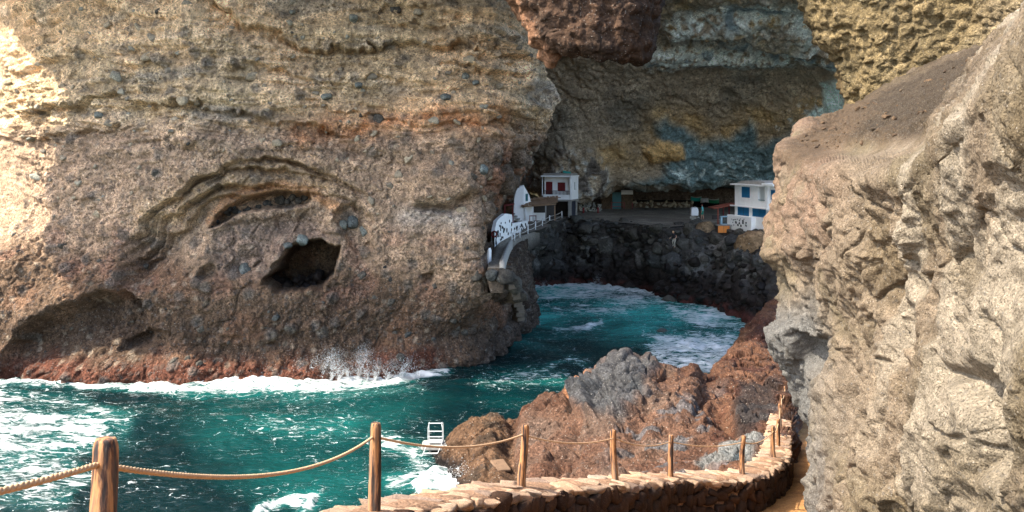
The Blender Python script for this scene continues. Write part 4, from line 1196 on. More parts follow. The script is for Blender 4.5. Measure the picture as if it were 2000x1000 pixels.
M_rope = plain_mat('rope_fibre', tuple(lin(228, 186, 140, .62)), .85, .3, 40, .3)
fence = empty('rope_fence', POSTS[2])
tag(fence, 'rope fence of rough wooden posts and sagging rope on the stone wall', 'fence')
f0 = Vector(POSTS[2])
def post_mesh(seed, h, r, detail):
    rg = np.random.default_rng(seed)
    nz, na = (34, 28) if detail else (16, 14)
    zs = np.concatenate([np.linspace(-.3, h - .05, nz), [h - .035, h - .012, h - .002, h]])
    vs_, fs_ = [], []
    bend = rg.uniform(-.035, .035, 2); k1, k2 = rg.uniform(0, 6, 2)
    for i, z in enumerate(zs):
        f = z / h
        rr = r * (1.08 - .16 * f)
        if z > h - .04: rr *= 1 - .2 * ((z - (h - .04)) / .04) ** 1.5
        if i == len(zs) - 1: rr *= .85
        cx = bend[0] * math.sin(f * 3 + k1) ; cy = bend[1] * math.sin(f * 3 + k2)
        a = np.arange(na) / na * 2 * math.pi
        pts = np.stack([np.cos(a), np.sin(a), np.full(na, z * 1.3)], 1)
        wob = 1 + .12 * noise(pts * np.array((1.2, 1.2, .8)) + seed, 1.0, seed) + .09 * noise(pts * np.array((3.2, 3.2, .5)) + seed, 1.0, seed + 3)
        vs_ += [(cx + rr * w * math.cos(t), cy + rr * w * math.sin(t), z) for t, w in zip(a, wob)]
    for i in range(len(zs) - 1):
        for j in range(na):
            fs_.append((i * na + j, i * na + (j + 1) % na, (i + 1) * na + (j + 1) % na, (i + 1) * na + j))
    fs_.append(tuple(range((len(zs) - 1) * na, len(zs) * na)))
    me = bpy.data.meshes.new('post'); me.from_pydata(vs_, [], fs_)
    me.polygons.foreach_set('use_smooth', [True] * len(me.polygons))
    me.materials.append(M_wood)
    return me
HGT = [.95, .92, .93, .92, .9, .88, .88, .86, .84, .84, .82, .8]
att = []
for k, (q, h) in enumerate(zip(POSTS, HGT)):
    o = bpy.data.objects.new('post', post_mesh(40 + k, h, .054 if k == 1 else (.06 if k == 2 else .058), k < 4))
    o.location = Vector(q) - f0
    o.rotation_euler = (RNG.uniform(-.03, .03), RNG.uniform(-.03, .03), RNG.uniform(0, 6))
    o.parent = fence
    COL.objects.link(o)
    att.append(Vector(q) + Vector((0, 0, h - (.10 if k == 1 else .15))))
M_hole = plain_mat('post_hole', (.02, .015, .01), .9)
for k in range(len(att) - 1):
    a, b_ = att[k], att[k + 1]
    L_ = (b_ - a).length
    sag = .035 * L_
    near_ = k < 4
    nseg_ = int(L_ / (.02 if k < 3 else .05))
    pts = []
    for i in range(nseg_ + 1):
        f = i / nseg_
        pts.append(a.lerp(b_, f) - Vector((0, 0, 4 * sag * f * (1 - f))) - f0)
    mb = MB()
    if k < 6:
        rad = .0138
        for st in range(3):
            sp = []
            for i, q in enumerate(pts):
                t = (pts[min(i + 1, nseg_)] - pts[max(i - 1, 0)]).normalized()
                up = Vector((0, 0, 1)); sd = t.cross(up).normalized(); u2 = sd.cross(t)
                an = i * L_ / nseg_ / .10 * 2 * math.pi + st * 2.0944
                sp.append(q + (sd * math.cos(an) + u2 * math.sin(an)) * rad * .45)
            mb.tube(sp, rad * .64, 6 if k < 3 else 5)
    else:
        mb.tube(pts, .014, 6)
    mb.build('rope', M_rope, fence, smooth=True)

# ---------------------------------------------------------------- bathing ladder at the water
M_lad = plain_mat('stained_metal', (.46, .46, .44), .45, .15, 6, .05, dirt=(.3, .2, .13))
lad = empty('bathing_ladder', at(850, 868, 41))
tag(lad, 'white metal bathing ladder at the edge of the low rock', 'ladder')
l0 = Vector(at(850, 868, 41))
treads = []
for k, (xa, xb) in enumerate(((-.34, -.34), (.34, .34))):
    pth = [(xa - .62, -1.3, -1.15), (xa - .05, -.1, .0), (xa, 0, .3), (xa, .02, .72), (xa + (.03 if k == 0 else -.03), .1, .88), (xa + (.04 if k == 0 else -.04), .3, .94), (xa, .5, .85), (xa, .56, .6), (xa, .56, -.5)]
    mb = MB(); cc = catmull(np.array(pth), np.linspace(0, len(pth) - 1, 40), 0)
    mb.tube([tuple(q) for q in cc], .019, 8); mb.build('rail', M_lad, lad, smooth=True)
for z, y in ((.92, .25), (.62, .0), (.36, .0)):
    MB().box((0, y, z), (.68, .07, .03)).build('tread', M_lad, lad, bevel=.008)
MB().box((0, .28, .06), (.66, .5, .05)).build('landing', M_lad, lad, bevel=.01)
for x in (-.34, .34):
    MB().box((x, .5, -.02), (.16, .2, .05)).build('foot_plate', M_lad, lad)
MB().box((.0, .35, -.16), (1.3, .8, .26)).build('footing', M_concrete, lad, bevel=.05)
for f in (.25, .55, .85):
    MB().box((-.05 - .57 * f, -.1 - 1.2 * f, -1.15 * f), (.68, .1, .04)).build('tread', M_lad, lad, bevel=.008)

# ---------------------------------------------------------------- walkway along the cliff into the cave
WZ = 6.9
outer = [(984, 524), (990, 500), (998, 481), (1011, 467), (1040, 454), (1072, 439), (1106, 426), (1130, 424)]
innr = [(952, 524), (958, 502), (966, 483), (982, 469), (1014, 454), (1046, 440), (1082, 425), (1110, 418)]
oo = np.array([on_level(a, b_, WZ) for a, b_ in outer]); ii = np.array([on_level(a, b_, WZ) for a, b_ in innr])
tw = np.linspace(0, len(oo) - 1, 160)
oo_, ii_ = catmull(oo, tw, 0), catmull(ii, tw, 0)
prof = []
for q, w in zip(oo_, ii_):
    r = []
    for a, z in ((0, -1.6), (0, .0), (.10, .02), (.3, 0), (.6, .0), (1.0, .0), (1.0, -1.0)):
        r.append(q * (1 - a) + w * a + np.array((0, 0, z)))
    prof.append(r)
prof.insert(0, [q + np.array((0, 0, -1.6 - (q[2] - WZ))) for q in map(np.array, prof[0])])
P = np.array(prof); p = P.reshape(-1, 3)
c = np.repeat(lin(142, 136, 124, .8)[None], len(p), 0)
c.reshape(P.shape)[:, 0] = lin(58, 52, 46, .8)
c.reshape(P.shape)[:2] = lin(84, 74, 62, .8)
walk = grid_mesh('walkway', P, c, M_floor)
tag(walk, 'grey concrete walkway along the cliff to the cave houses', kind='structure')
kerb = MB()
prof = []
for q, w in zip(oo_[:52], ii_[:52]):
    dr = (w - q) / np.linalg.norm(w - q)
    prof.append([q + dr * a + np.array((0, 0, z)) for a, z in ((-.05, -.5), (-.05, .38), (.28, .38), (.28, -.5))])
prof.insert(0, [prof[0][0], prof[0][0] + np.array((0, 0, .02)), prof[0][3] + np.array((0, 0, .02)), prof[0][3]])
prof.append([prof[-1][0], prof[-1][0] + np.array((0, 0, .02)), prof[-1][3] + np.array((0, 0, .02)), prof[-1][3]])
kw = grid_mesh('kerb_wall', np.array(prof), None, M_concrete)
tag(kw, 'low grey concrete kerb wall at the near end of the cliff walkway', 'kerb')

# white rope railing on the walkway
rail = empty('walkway_railing', tuple(oo[3])); r0 = Vector(oo[3])
tag(rail, 'white posts with rope along the outer edge of the cave walkway', 'railing')
M_wrope = plain_mat('pale_rope', (.55, .52, .45), .8, .1, 8)
rp = []
for k, f in enumerate((2.35, 2.75, 3.25, 3.75, 4.25, 4.65, 5.1, 5.75)):
    q = catmull(oo, np.array([f]), 0)[0]; w = catmull(ii, np.array([f]), 0)[0]
    q = q + (w - q) * .06
    MB().tube([Vector(q) - r0 + Vector((0, 0, -.1)), Vector(q) - r0 + Vector((0, 0, .95))], .055, 8).build('post', M_metal, rail, smooth=True)
    rp.append(Vector(q) - r0)
for a, b_ in zip(rp[:-1], rp[1:]):
    for hz in (.86, .42):
        pts = [a.lerp(b_, f) + Vector((0, 0, hz - .22 * 4 * f * (1 - f) * .5)) for f in np.linspace(0, 1, 9)]
        MB().tube(pts, .028, 5).build('rope', M_wrope, rail, smooth=True)

# steps down from the walkway end, cut into the rock
st = empty('rock_steps', at(982, 540, 57.5))
tag(st, 'narrow dark stone steps going down from the walkway end to the water', 'steps')
s0 = Vector(at(982, 540, 57.5))
M_step = plain_mat('step_stone', tuple(lin(112, 98, 80, .8)), .9, .35, 2.5, .4)
CGU, CGV = project(CLIFF_P); CGP = CLIFF_P.reshape(-1, 3)
for k in range(13):
    f = k / 12
    u_, v_ = 976 + 30 * f + 6 * math.sin(f * 3), 534 + 84 * f
    j_ = int(np.argmin((CGU - u_) ** 2 + (CGV - v_) ** 2 + np.where(CGP[:, 1] > 72, 1e6, 0)))
    q = Vector(CGP[j_]) - s0
    mat4 = Matrix.Rotation(R(-50 + 8 * math.sin(k * 2.1)), 3, 'Z')
    MB().box(q + Vector((.18, -.2, -.1)), (.95, .75, .34), mat4).build('step', M_step, st, bevel=.03)

# ---------------------------------------------------------------- white wall with dark stones beside the walkway
pw = [(966, 483, 452), (970, 479, 432), (978, 472, 424), (987, 467, 417), (1000, 460, 419), (1001, 460, 437), (1015, 453, 434), (1031, 446, 431)]
ww = empty('spotted_wall', on_level(985, 470, WZ)); w0_ = Vector(on_level(985, 470, WZ))
tag(ww, 'curved white wall set with black stones beside the cave walkway', 'wall')
base = [np.array(on_level(a, b_, WZ)) for a, b_, t_ in pw]
topz = [CZ - (t_ - HY) / F * q[1] for (a, b_, t_), q in zip(pw, base)]
prof = []
for q, zt in zip(base, topz):
    nrm = np.array((-.86, .5, 0)) * .32
    prof.append([q - w0_ + np.array((0, 0, -.4)), np.array((q[0], q[1], zt)) - w0_, np.array((q[0], q[1], zt)) + nrm - w0_, q + nrm - w0_ + np.array((0, 0, -.4))])
grid_mesh('plaster', np.array(prof), None, M_white, smooth=False, parent=ww)
rg = np.random.default_rng(11)
BLK = [stone_mesh('stone', M_black, 500 + k, 2, .5, .25) for k in range(4)]
for k in range(60):
    f = rg.uniform(.3, 6.9)
    i = int(f)
    if i == 4: continue
    q = base[i] + (base[i + 1] - base[i]) * (f - i); zt = topz[i] + (topz[i + 1] - topz[i]) * (f - i)
    hmax = min(zt - WZ - .25, 1.6)
    tdir = base[i + 1] - base[i]
    z = WZ + rg.uniform(.15, max(hmax, .3))
    sz = rg.uniform(.2, .36)
    place(BLK[k % 4], 'stone', ww, q + np.array((.86, -.5, 0)) * .03 + np.array((0, 0, z - q[2])) - np.array(w0_), (sz, .12, sz * rg.uniform(.8, 1.5)), (0, rg.uniform(-.6, .6), math.atan2(tdir[1], tdir[0])))
# white pier at the start of the walkway
pier = MB()
q0 = on_level(954, 512, WZ)
prof = [(-.25, 0), (.25, 0), (.25, 1.25), (.05, 1.75), (-.2, 1.5)]
pier.prism([(-.08, -.3), (.08, -.3), (.08, .75), (.02, .95), (-.08, .8)], 0, .8, axis=1)
po = pier.build('white_pier', M_white, None, bevel=.03); po.location = q0; po.rotation_euler = (0, 0, R(-8))
tag(po, 'short rough white pier at the near end of the cliff walkway', 'pier')
q0 = Vector(on_level(962.5, 486, WZ))
buoy = MB()
ring = [(0, .22 * math.cos(a), .22 * math.sin(a)) for a in np.linspace(0, 2 * math.pi, 25)]
buoy.tube(ring, .065, 8, cap=False)
bo = buoy.build('lifebuoy', M_redp, None, smooth=True); bo.location = q0 + Vector((.1, 0, 1.15)); bo.rotation_euler = (0, .15, R(60))
tag(bo, 'red round lifebuoy hung at the gap before the spotted white wall', 'lifebuoy')

# ---------------------------------------------------------------- rounded white hut
hq = on_level(1012, 440, WZ); hD = 96.0
hut = empty('white_hut', (at(1004, 300, hD)[0], hD, 7.0))
tag(hut, 'narrow white hut with rounded top and small teal window against the cliff', 'house')
w_ = 1.12
prof = [(-.1, 0), (w_, 0), (w_, 4.05), (.75, 4.0), (.42, 3.8), (.15, 3.35), (0.0, 2.7)]
MB().prism(prof, 0, 2.4, axis=1).build('wall', M_white, hut, bevel=.05)
g = MB(); prof = [(0, 0), (1.6, 0), (1.6, 1.2), (.9, 2.9), (0, 4.0)]
q = MB()
gm = Matrix.Rotation(R(48), 3, 'Z')
vs_ = [gm @ Vector((x, 0, z)) + Vector((w_ - .01, .02, 0)) for x, z in prof] + [gm @ Vector((x, .3, z)) + Vector((w_ - .01, .02, 0)) for x, z in prof]
n_ = len(prof)
q.add(vs_, [tuple(range(n_)), tuple(range(2 * n_ - 1, n_ - 1, -1))] + [(k, n_ + k, n_ + (k + 1) % n_, (k + 1) % n_) for k in range(n_)])
q.build('gable', M_white, hut)
wd = MB().box((0, -.03, 0), (.34, .06, .8)).build('window', M_teal, hut)
wd.location = gm @ Vector((.38, -.02, 2.72)) + Vector((w_, .02, 0)); wd.rotation_euler = (0, 0, R(48))
for k in range(4):
    MB().box((-.05 + .28 * k, -.35 - .0 * k, .95 - .28 * k), (.3, .7, .14)).build('step', M_concrete, hut, bevel=.01)

# small red canopy by the hut
can = empty('red_canopy', (at(994, 300, 90)[0], 90, 7.0))
tag(can, 'small dark red canopy on posts between cliff and white hut', 'canopy')
MB().box((0, 0, 2.25), (1.1, 1.2, .14), Matrix.Rotation(R(-8), 3, 'Y')).build('roof', M_redp, can, bevel=.02)
for x in (-.42, .42):
    MB().box((x, -.45, 1.1), (.12, .12, 2.2)).build('post', M_redp, can)
MB().box((0, .2, .5), (1.0, .15, 1.0)).build('low_wall', M_white, can)

# ---------------------------------------------------------------- plank-roofed shelter
D_ = 97.0
sh = empty('plank_shelter', (at(1024, 300, D_)[0], D_, 7.0))
tag(sh, 'open shelter with layered plank roof and white low wall on the walkway', 'shelter')
W_ = 3.55
rg = np.random.default_rng(21)
for k in range(15):
    x = -.25 + k * .275
    MB().box((x, .0, 2.12 + .34 * (k / 14) + rg.uniform(-.03, .05)), (.29, 2.7 + rg.uniform(-.25, .25), .07), Matrix.Rotation(rg.uniform(-.08, .08), 3, 'Z') @ Matrix.Rotation(rg.uniform(-.06, .1), 3, 'Y') @ Matrix.Rotation(R(14), 3, 'X')).build('plank', M_plank, sh)
for k in range(9):
    MB().box((.1 + k * .43, rg.uniform(-.6, .9), 2.34 + .3 * (k / 8)), (rg.uniform(.7, 1.3), .24, .05), Matrix.Rotation(rg.uniform(-.3, .3), 3, 'Z') @ Matrix.Rotation(R(10), 3, 'X')).build('plank', M_plank, sh)
MB().box((W_ / 2 - .1, -1.2, 1.86), (W_ + .1, .12, .14), Matrix.Rotation(R(-4.5), 3, 'Y')).build('beam', M_plank, sh)
for x, mt in ((.12, M_metal), (.95, M_metal), (2.35, M_concrete), (3.35, M_plank)):
    MB().box((x, -1.1, .9), (.13, .13, 1.85)).build('post', mt, sh)
MB().box((1.55, .9, .45), (1.7, .15, .95)).build('low_wall', M_white, sh)
MB().box((.42, -.2, .95), (.34, .1, 1.9)).build('door', M_teal, sh)
MB().box((1.8, 1.25, 1.1), (3.4, .1, 2.2)).build('back_wall', M_dark, sh)
tb = empty('brown_table', (at(1040, 300, D_)[0], D_ - 1.6, 7.0))
tag(tb, 'small red brown table in front of the plank shelter', 'table')
MB().box((0, 0, .74), (.8, .55, .06)).build('top', M_redroof, tb)
for x in (-.34, .34):
    for y in (-.2, .2):
        MB().box((x, y, .36), (.07, .07, .7)).build('leg', M_redroof, tb)

# ---------------------------------------------------------------- house with the balcony on pillars
hx, hy_ = at(1113, 300, 103)[0], 103.0
H1 = empty('balcony_house', (hx, hy_, 7.0), R(-20))     # local: -x along the front to the left, +y to the back
tag(H1, 'white cave house on pillars with balcony and dark red shutter', 'house')
fl, rf = 2.15, 4.85
Wd, Dp = 3.35, 3.0
wl = MB()
# front wall as pieces round the door and window
yy = .62
for x0, x1, z0, z1 in ((-.75, 0, fl, rf), (-1.72, -.75, fl, fl + 1.0), (-1.72, -.75, fl + 2.02, rf), (-2.35, -1.72, fl, rf), (-3.2, -2.35, fl + 2.1, rf), (-3.35, -3.2, fl, rf)):
    wl.box(((x0 + x1) / 2, yy + .1, (z0 + z1) / 2), (x1 - x0, .2, z1 - z0))
wl.build('front_wall', M_white, H1)
sw = MB()
for y0, y1, z0, z1 in ((0, 1.25, fl, rf), (1.25, 1.75, fl, fl + 1.1), (1.25, 1.75, fl + 2.05, rf), (1.75, Dp, fl, rf)):
    sw.box((.1, (y0 + y1) / 2, (z0 + z1) / 2), (.2, y1 - y0, z1 - z0))
sw.build('side_wall', M_white, H1)
MB().box((-Wd + .08, Dp / 2 + .3, (fl + rf) / 2), (.16, Dp - .7, rf - fl)).build('side_wall', M_white, H1)
MB().box((-Wd / 2, Dp - .1, (fl + rf) / 2), (Wd - .4, .16, rf - fl)).build('back_wall', M_white, H1)
MB().box((-1.235, yy + .05, fl + 1.51), (.93, .08, .98)).build('shutter', M_redp, H1)
MB().box((-2.775, yy + .05, fl + 1.05), (.82, .08, 2.05)).build('door', M_redp, H1)
sx = MB().box((.08, 1.5, fl + 1.57), (.06, .46, .92)).build('window', M_dark, H1)
MB().box((.22, 1.82, fl + 1.57), (.06, .08, 1.0)).build('window_frame', M_metal, H1)
MB().box((-Wd / 2 + .06, Dp / 2 - .02, fl - .1), (Wd + .2, Dp + .1, .2)).build('floor_slab', M_concrete, H1)
par = MB(); par.box((-Wd / 2 - .02, .06, fl + .29), (Wd - .1, .12, .58)); par.box((-Wd + .05, .38, fl + .29), (.12, .5, .58)); par.build('parapet', M_white, H1)
for k in range(19):
    MB().box((-.12 - k * .17, .06, fl + .79), (.045, .045, .42)).build('baluster', M_dark, H1)
MB().box((-Wd / 2 - .02, .06, fl + 1.02), (Wd - .1, .07, .06)).build('handrail', M_dark, H1)
rfm = MB().box((-Wd / 2 + .05, Dp / 2 - .05, rf + .07), (Wd + .42, Dp + .5, .14)).build('roof_edge', M_white, H1)
MB().box((-Wd / 2 + .05, Dp / 2 + .1, rf + .26), (Wd + .1, Dp, .26)).build('roof', M_concrete, H1, bevel=.04)
for x, y in ((-.06, .22), (-.06, 2.7), (-3.1, .3), (-3.1, 2.7)):
    MB().box((x, y, (fl - .2) / 2 - .05), (.34, .34, fl - .2 + .1)).build('pillar', M_concrete, H1)
MB().box((-.04, 1.45, .95), (.08, 2.0, 1.95)).build('store_door', plain_mat('navy_paint', (.012, .018, .035), .6), H1)
MB().box((-1.7, 2.6, .95), (2.7, .15, 1.95)).build('store_wall', M_dark, H1)
MB().tube([(-Wd - .1, .1, fl + .4), (-Wd - .1, .1, rf + .1)], .06, 6).build('drainpipe', M_metal, H1)
tarp = MB()
bx = at(1100, 338, 108.5)
ob = MB().box((0, 0, 0), (.95, .6, .28), Matrix.Rotation(.2, 3, 'Y')).build('teal_crate', M_hull, None, bevel=.05)
ob.location = H1.matrix_basis @ Vector((-.75, 1.2, rf + .52))
tag(ob, 'teal crate lying on the roof of the balcony house', 'crate')

# ---------------------------------------------------------------- rubble, red posts and the stone hut under the vault
hutD = 119.0
Hs = empty('stone_hut', (at(1176, 300, hutD)[0], hutD, 7.05))
tag(Hs, 'low dark stone hut with teal door under the cave vault', 'hut')
M_rub = rock_mat('hut_rubble', grain=2.5, base=tuple(lin(104, 88, 72, .8)), use_obj=True, bump=.8, vary=.4, specks=.5)
MB().box((.7, .3, 1.3), (1.42, .5, 2.6)).build('wall', M_rub, Hs, bevel=.05)
MB().box((3.42, .3, 1.05), (1.55, .5, 2.1)).build('wall', M_rub, Hs, bevel=.05)
MB().box((2.03, .2, 1.18), (1.2, .12, 2.36)).build('door', M_teal, Hs)
MB().box((3.42, .05, 2.38), (1.6, .2, .62)).build('lintel_panel', M_white, Hs)
MB().box((2.1, .6, 2.75), (4.4, 1.6, .16)).build('roof', M_dark, Hs)
for x, z in ((2.03, .45), (2.03, 1.0)):
    MB().box((x, -.55, z), (1.9, .07, .07)).build('rail', M_redp, Hs)
for x in (1.25, 2.95, 4.05):
    MB().box((x, -.55, .5), (.1, .1, 1.05)).build('post', M_redp, Hs)
rub = empty('white_rubble_wall', (at(1152, 300, 114)[0], 114, 7.0))
tag(rub, 'low rubble wall of whitewashed stones right of the balcony house', 'wall')
M_wst = rock_mat('whitewashed_stone', grain=2, base=(.34, .34, .31), use_obj=True, bump=.3, vary=.5, specks=.5)
WST = [stone_mesh('stone', M_wst, 600 + k, 3, .4, .18) for k in range(5)]
rg = np.random.default_rng(31)
for k in range(110):
    x = rg.uniform(-1.4, 1.5); z = rg.uniform(.1, 1.35 - .25 * abs(x))
    place(WST[k % 5], 'stone', rub, (x, rg.uniform(-.1, .1) + z * .25, z), rg.uniform(.16, .3))
for pxx, lab in ((1139.5, 'left of the two red posts before the white rubble wall'), (1168, 'right of the two red posts before the white rubble wall')):
    po = MB().tube([(0, 0, -.1), (0, 0, .8)], .13, 10).build('bollard', M_redp, None, smooth=True)
    po.location = (at(pxx, 300, 111)[0], 111, 7.0)
    tag(po, lab, 'post', 'short red posts on the terrace')
# low ledge wall further back and terrace step
led = empty('terrace_ledge', (at(1290, 300, 121)[0], 121, 7.1))
tag(led, 'low dark rubble ledge wall across the back of the terrace', 'wall')
MB().box((0, .4, .45), (9.2, .6, .9)).build('core', M_rub, led, bevel=.1)
for k in range(60):
    place(STONES[k % 8], 'stone', led, (rg.uniform(-4.5, 4.5), .1, rg.uniform(.1, .95)), rg.uniform(.25, .6))
bank = MB().box((0, 0, 0), (14.5, 4.0, 1.6)).build('upper_floor', M_floor, None, bevel=.15)
bank.location = (at(1300, 300, 124)[0], 124.2, 7.2); bank['kind'] = 'structure'

# ---------------------------------------------------------------- white and blue house on the right
A = np.array((at(1435, 300, 88.5)[0], 88.5)); B = np.array((at(1499.5, 300, 82.6)[0], 82.6))
H2 = empty('blue_shutter_house', (A[0], A[1], 6.6), math.atan2(B[1] - A[1], B[0] - A[0]))   # local x along the front to the right, front is -y
tag(H2, 'two storey white house with blue shutters standing over the boulders', 'house')
Wd2 = float(np.linalg.norm(B - A)); rf2 = 4.85; mid2 = 2.62
def X2(px_):      # local x on the front for a pixel column
    t_ = (px_ - 1000) / F
    dx, dy = B - A
    s_ = (t_ * A[1] - A[0]) / (dx - t_ * dy)
    return s_ * Wd2
def Z2(py_, px_):
    q = A + (B - A) * X2(px_) / Wd2
    return CZ - (py_ - HY) / F * q[1] - 6.6
b0, b1 = X2(1480), X2(1497)
fw = MB()
u0, u1, uz0, uz1 = X2(1448), X2(1464.5), Z2(386, 1456), Z2(365, 1456)
rf2 = Z2(361, 1440); mid2 = Z2(401, 1440)
for x0, x1, z0, z1 in ((0, u0, mid2, rf2), (u0, u1, mid2, uz0), (u0, u1, uz1, rf2), (u1, b0, mid2, rf2), (b0, b1, mid2, Z2(394, 1488)), (b0, b1, Z2(365, 1488), rf2)):
    fw.box(((x0 + x1) / 2, .1, (z0 + z1) / 2), (x1 - x0, .2, z1 - z0))
l0_, l1_, lz0, lz1 = X2(1440), X2(1463), Z2(421, 1450), Z2(403.5, 1450)
m0_, m1_, mz0, mz1 = X2(1469), X2(1496), Z2(424, 1482), Z2(405.5, 1482)
for x0, x1, z0, z1 in ((0, l0_, 0, mid2), (l0_, l1_, 0, lz0), (l0_, l1_, lz1, mid2), (l1_, m0_, 0, mid2), (m0_, m1_, 0, mz0), (m0_, m1_, mz1, mid2), (m1_, Wd2 + .5, 0, mid2)):
    fw.box(((x0 + x1) / 2, .1, (z0 + z1) / 2), (x1 - x0, .2, z1 - z0))
fw.build('front_wall', M_white, H2)
MB().box((.1, 2.2, rf2 / 2), (.2, 3.8, rf2)).build('side_wall', M_white, H2)
MB().box((Wd2 / 2 + .4, 4.1, rf2 / 2), (Wd2 + .8, .2, rf2)).build('back_wall', M_white, H2)
MB().box(((u0 + u1) / 2, .06, (uz0 + uz1) / 2), (u1 - u0, .06, uz1 - uz0)).build('shutter', M_blue, H2)
for x0, x1, z0, z1 in ((l0_, l1_, lz0, lz1), (m0_, m1_, mz0, mz1)):
    s_ = MB().box(((x0 + x1) / 2, .06, (z0 + z1) / 2), (x1 - x0, .06, z1 - z0)).build('shutter', M_blue, H2)
    MB().box(((x0 + x1) / 2, .02, (z0 + z1) / 2), (.03, .02, z1 - z0)).build('joint', M_dark, s_)
MB().box(((b0 + b1) / 2, .9, (rf2 + mid2) / 2), (b1 - b0, .1, rf2 - mid2)).build('loggia_wall', M_palebl, H2)
MB().box((b0 + .35, .8, mid2 + 1.15), (.62, .1, 1.75)).build('door', M_blue, H2)
MB().box(((b0 + b1) / 2, .08, Z2(391, 1488)), (b1 - b0, .05, .05)).build('handrail', M_teal, H2)
MB().box((Wd2 / 2 - .15, -.12, mid2 - .04), (Wd2 + .7, .3, .12)).build('string_course', M_white, H2)
MB().box((b1 + .22, -.02, (mid2 + rf2) / 2 + .1), (.45, .3, rf2 - mid2 + .1)).build('pillar', M_white, H2)
MB().box((Wd2 / 2 - .1, 1.9, rf2 + .06), (Wd2 + .5, 4.5, .12)).build('roof_edge', M_white, H2)
MB().prism([(-.1, rf2 + .12), (Wd2 - .3, rf2 + .12), (Wd2 - .8, rf2 + .42), (1.2, rf2 + .45)], .1, 4, axis=1).build('roof', M_concrete, H2)
MB().box((b1 + .9, .1, rf2 + .22), (1.9, 1.2, .2)).build('canopy_beam', M_white, H2)
MB().box((b1 + 1.2, .15, (mid2 + rf2) / 2), (1.4, .2, rf2 - mid2)).build('front_wall', M_white, H2)
MB().box((b1 + 1.15, .02, rf2 - .75), (.8, .06, .9)).build('shutter', M_blue, H2)
pl0, pl1 = X2(1428.5), X2(1476)
plz = Z2(420, 1440)
MB().box(((pl0 + pl1) / 2, -.25, plz / 2 - .1), (pl1 - pl0, .5, plz + .2)).build('plinth', M_white, H2, bevel=.03)
rg = np.random.default_rng(41)
for k, (sx_, sz_, ss_) in enumerate(((1446, 432, .5), (1453, 433, .42), (1460, 433, .5), (1460, 429, .46), (1450, 437, .46), (1456, 438, .44), (1441, 427, .24), (1444, 426, .2), (1440, 432, .2), (1449, 425.5, .2), (1453, 428, .34), (1438, 425.5, .16), (1442, 437, .22), (1455, 425, .18), (1466, 433, .4), (1466, 438, .4), (1446, 426, .16), (1462, 425.5, .2))):
    place(BLK[k % 4], 'stone', H2, (X2(sx_), -.5, Z2(sz_, sx_) - .12), (ss_ * .72, .1, ss_ * .62), (0, rg.uniform(-.5, .5), 0))

# porch left of the house
aw = empty('red_porch', (at(1415, 300, 91)[0], 91, 7.0))
tag(aw, 'porch with sloping rust red roof beside the white and blue house', 'porch')
MB().box((0, .9, 2.02), (2.5, 2.6, .13), Matrix.Rotation(R(-10), 3, 'Y')).build('roof', M_redroof, aw, bevel=.02)
MB().box((-.74, -.25, .82), (.11, .11, 2.0)).build('post', M_redroof, aw)
MB().box((.1, .9, .9), (.13, .13, 2.0)).build('post', M_redp, aw)
MB().box((.95, 1.9, .95), (.13, .13, 2.0)).build('post', M_redp, aw)
cab = empty('orange_cabinet', (at(1413.5, 300, 88)[0], 88, 6.5))
tag(cab, 'low orange cabinet with two doors below the porch', 'cabinet')
MB().box((0, .25, .36), (1.2, .5, .74)).build('body', M_dark, cab)
for x in (-.3, .3):
    MB().box((x, -.03, .36), (.57, .05, .7)).build('door', M_orange, cab, bevel=.01)
MB().box((.05, .22, .78), (1.5, .66, .08)).build('counter', M_concrete, cab)
dc = empty('glazed_case', (at(1417, 300, 89.2)[0], 89.2, 7.28))
tag(dc, 'pale blue framed glass case standing under the porch', 'display case')
for x in (-.45, .45):
    for y in (-.25, .25):
        MB().box((x, y, .4), (.12, .1, .8)).build('frame_post', M_palebl, dc)
for z in (.03, .8):
    MB().box((0, 0, z), (1.02, .62, .07)).build('frame_rail', M_palebl, dc)
M_glass, nt, b = new_mat('dark_glass'); b.inputs['Base Color'].default_value = (.05, .06, .06, 1); b.inputs['Roughness'].default_value = .08
n_ = N(nt, 'ShaderNodeTexNoise'); n_.inputs['Scale'].default_value = 2; nt.links.new(ramp(nt, n_.outputs[0], [(.4, (.03, .04, .04)), (.6, (.08, .09, .09))]), b.inputs['Base Color'])
MB().box((0, .0, .4), (.78, .42, .7)).build('pane', M_glass, dc)

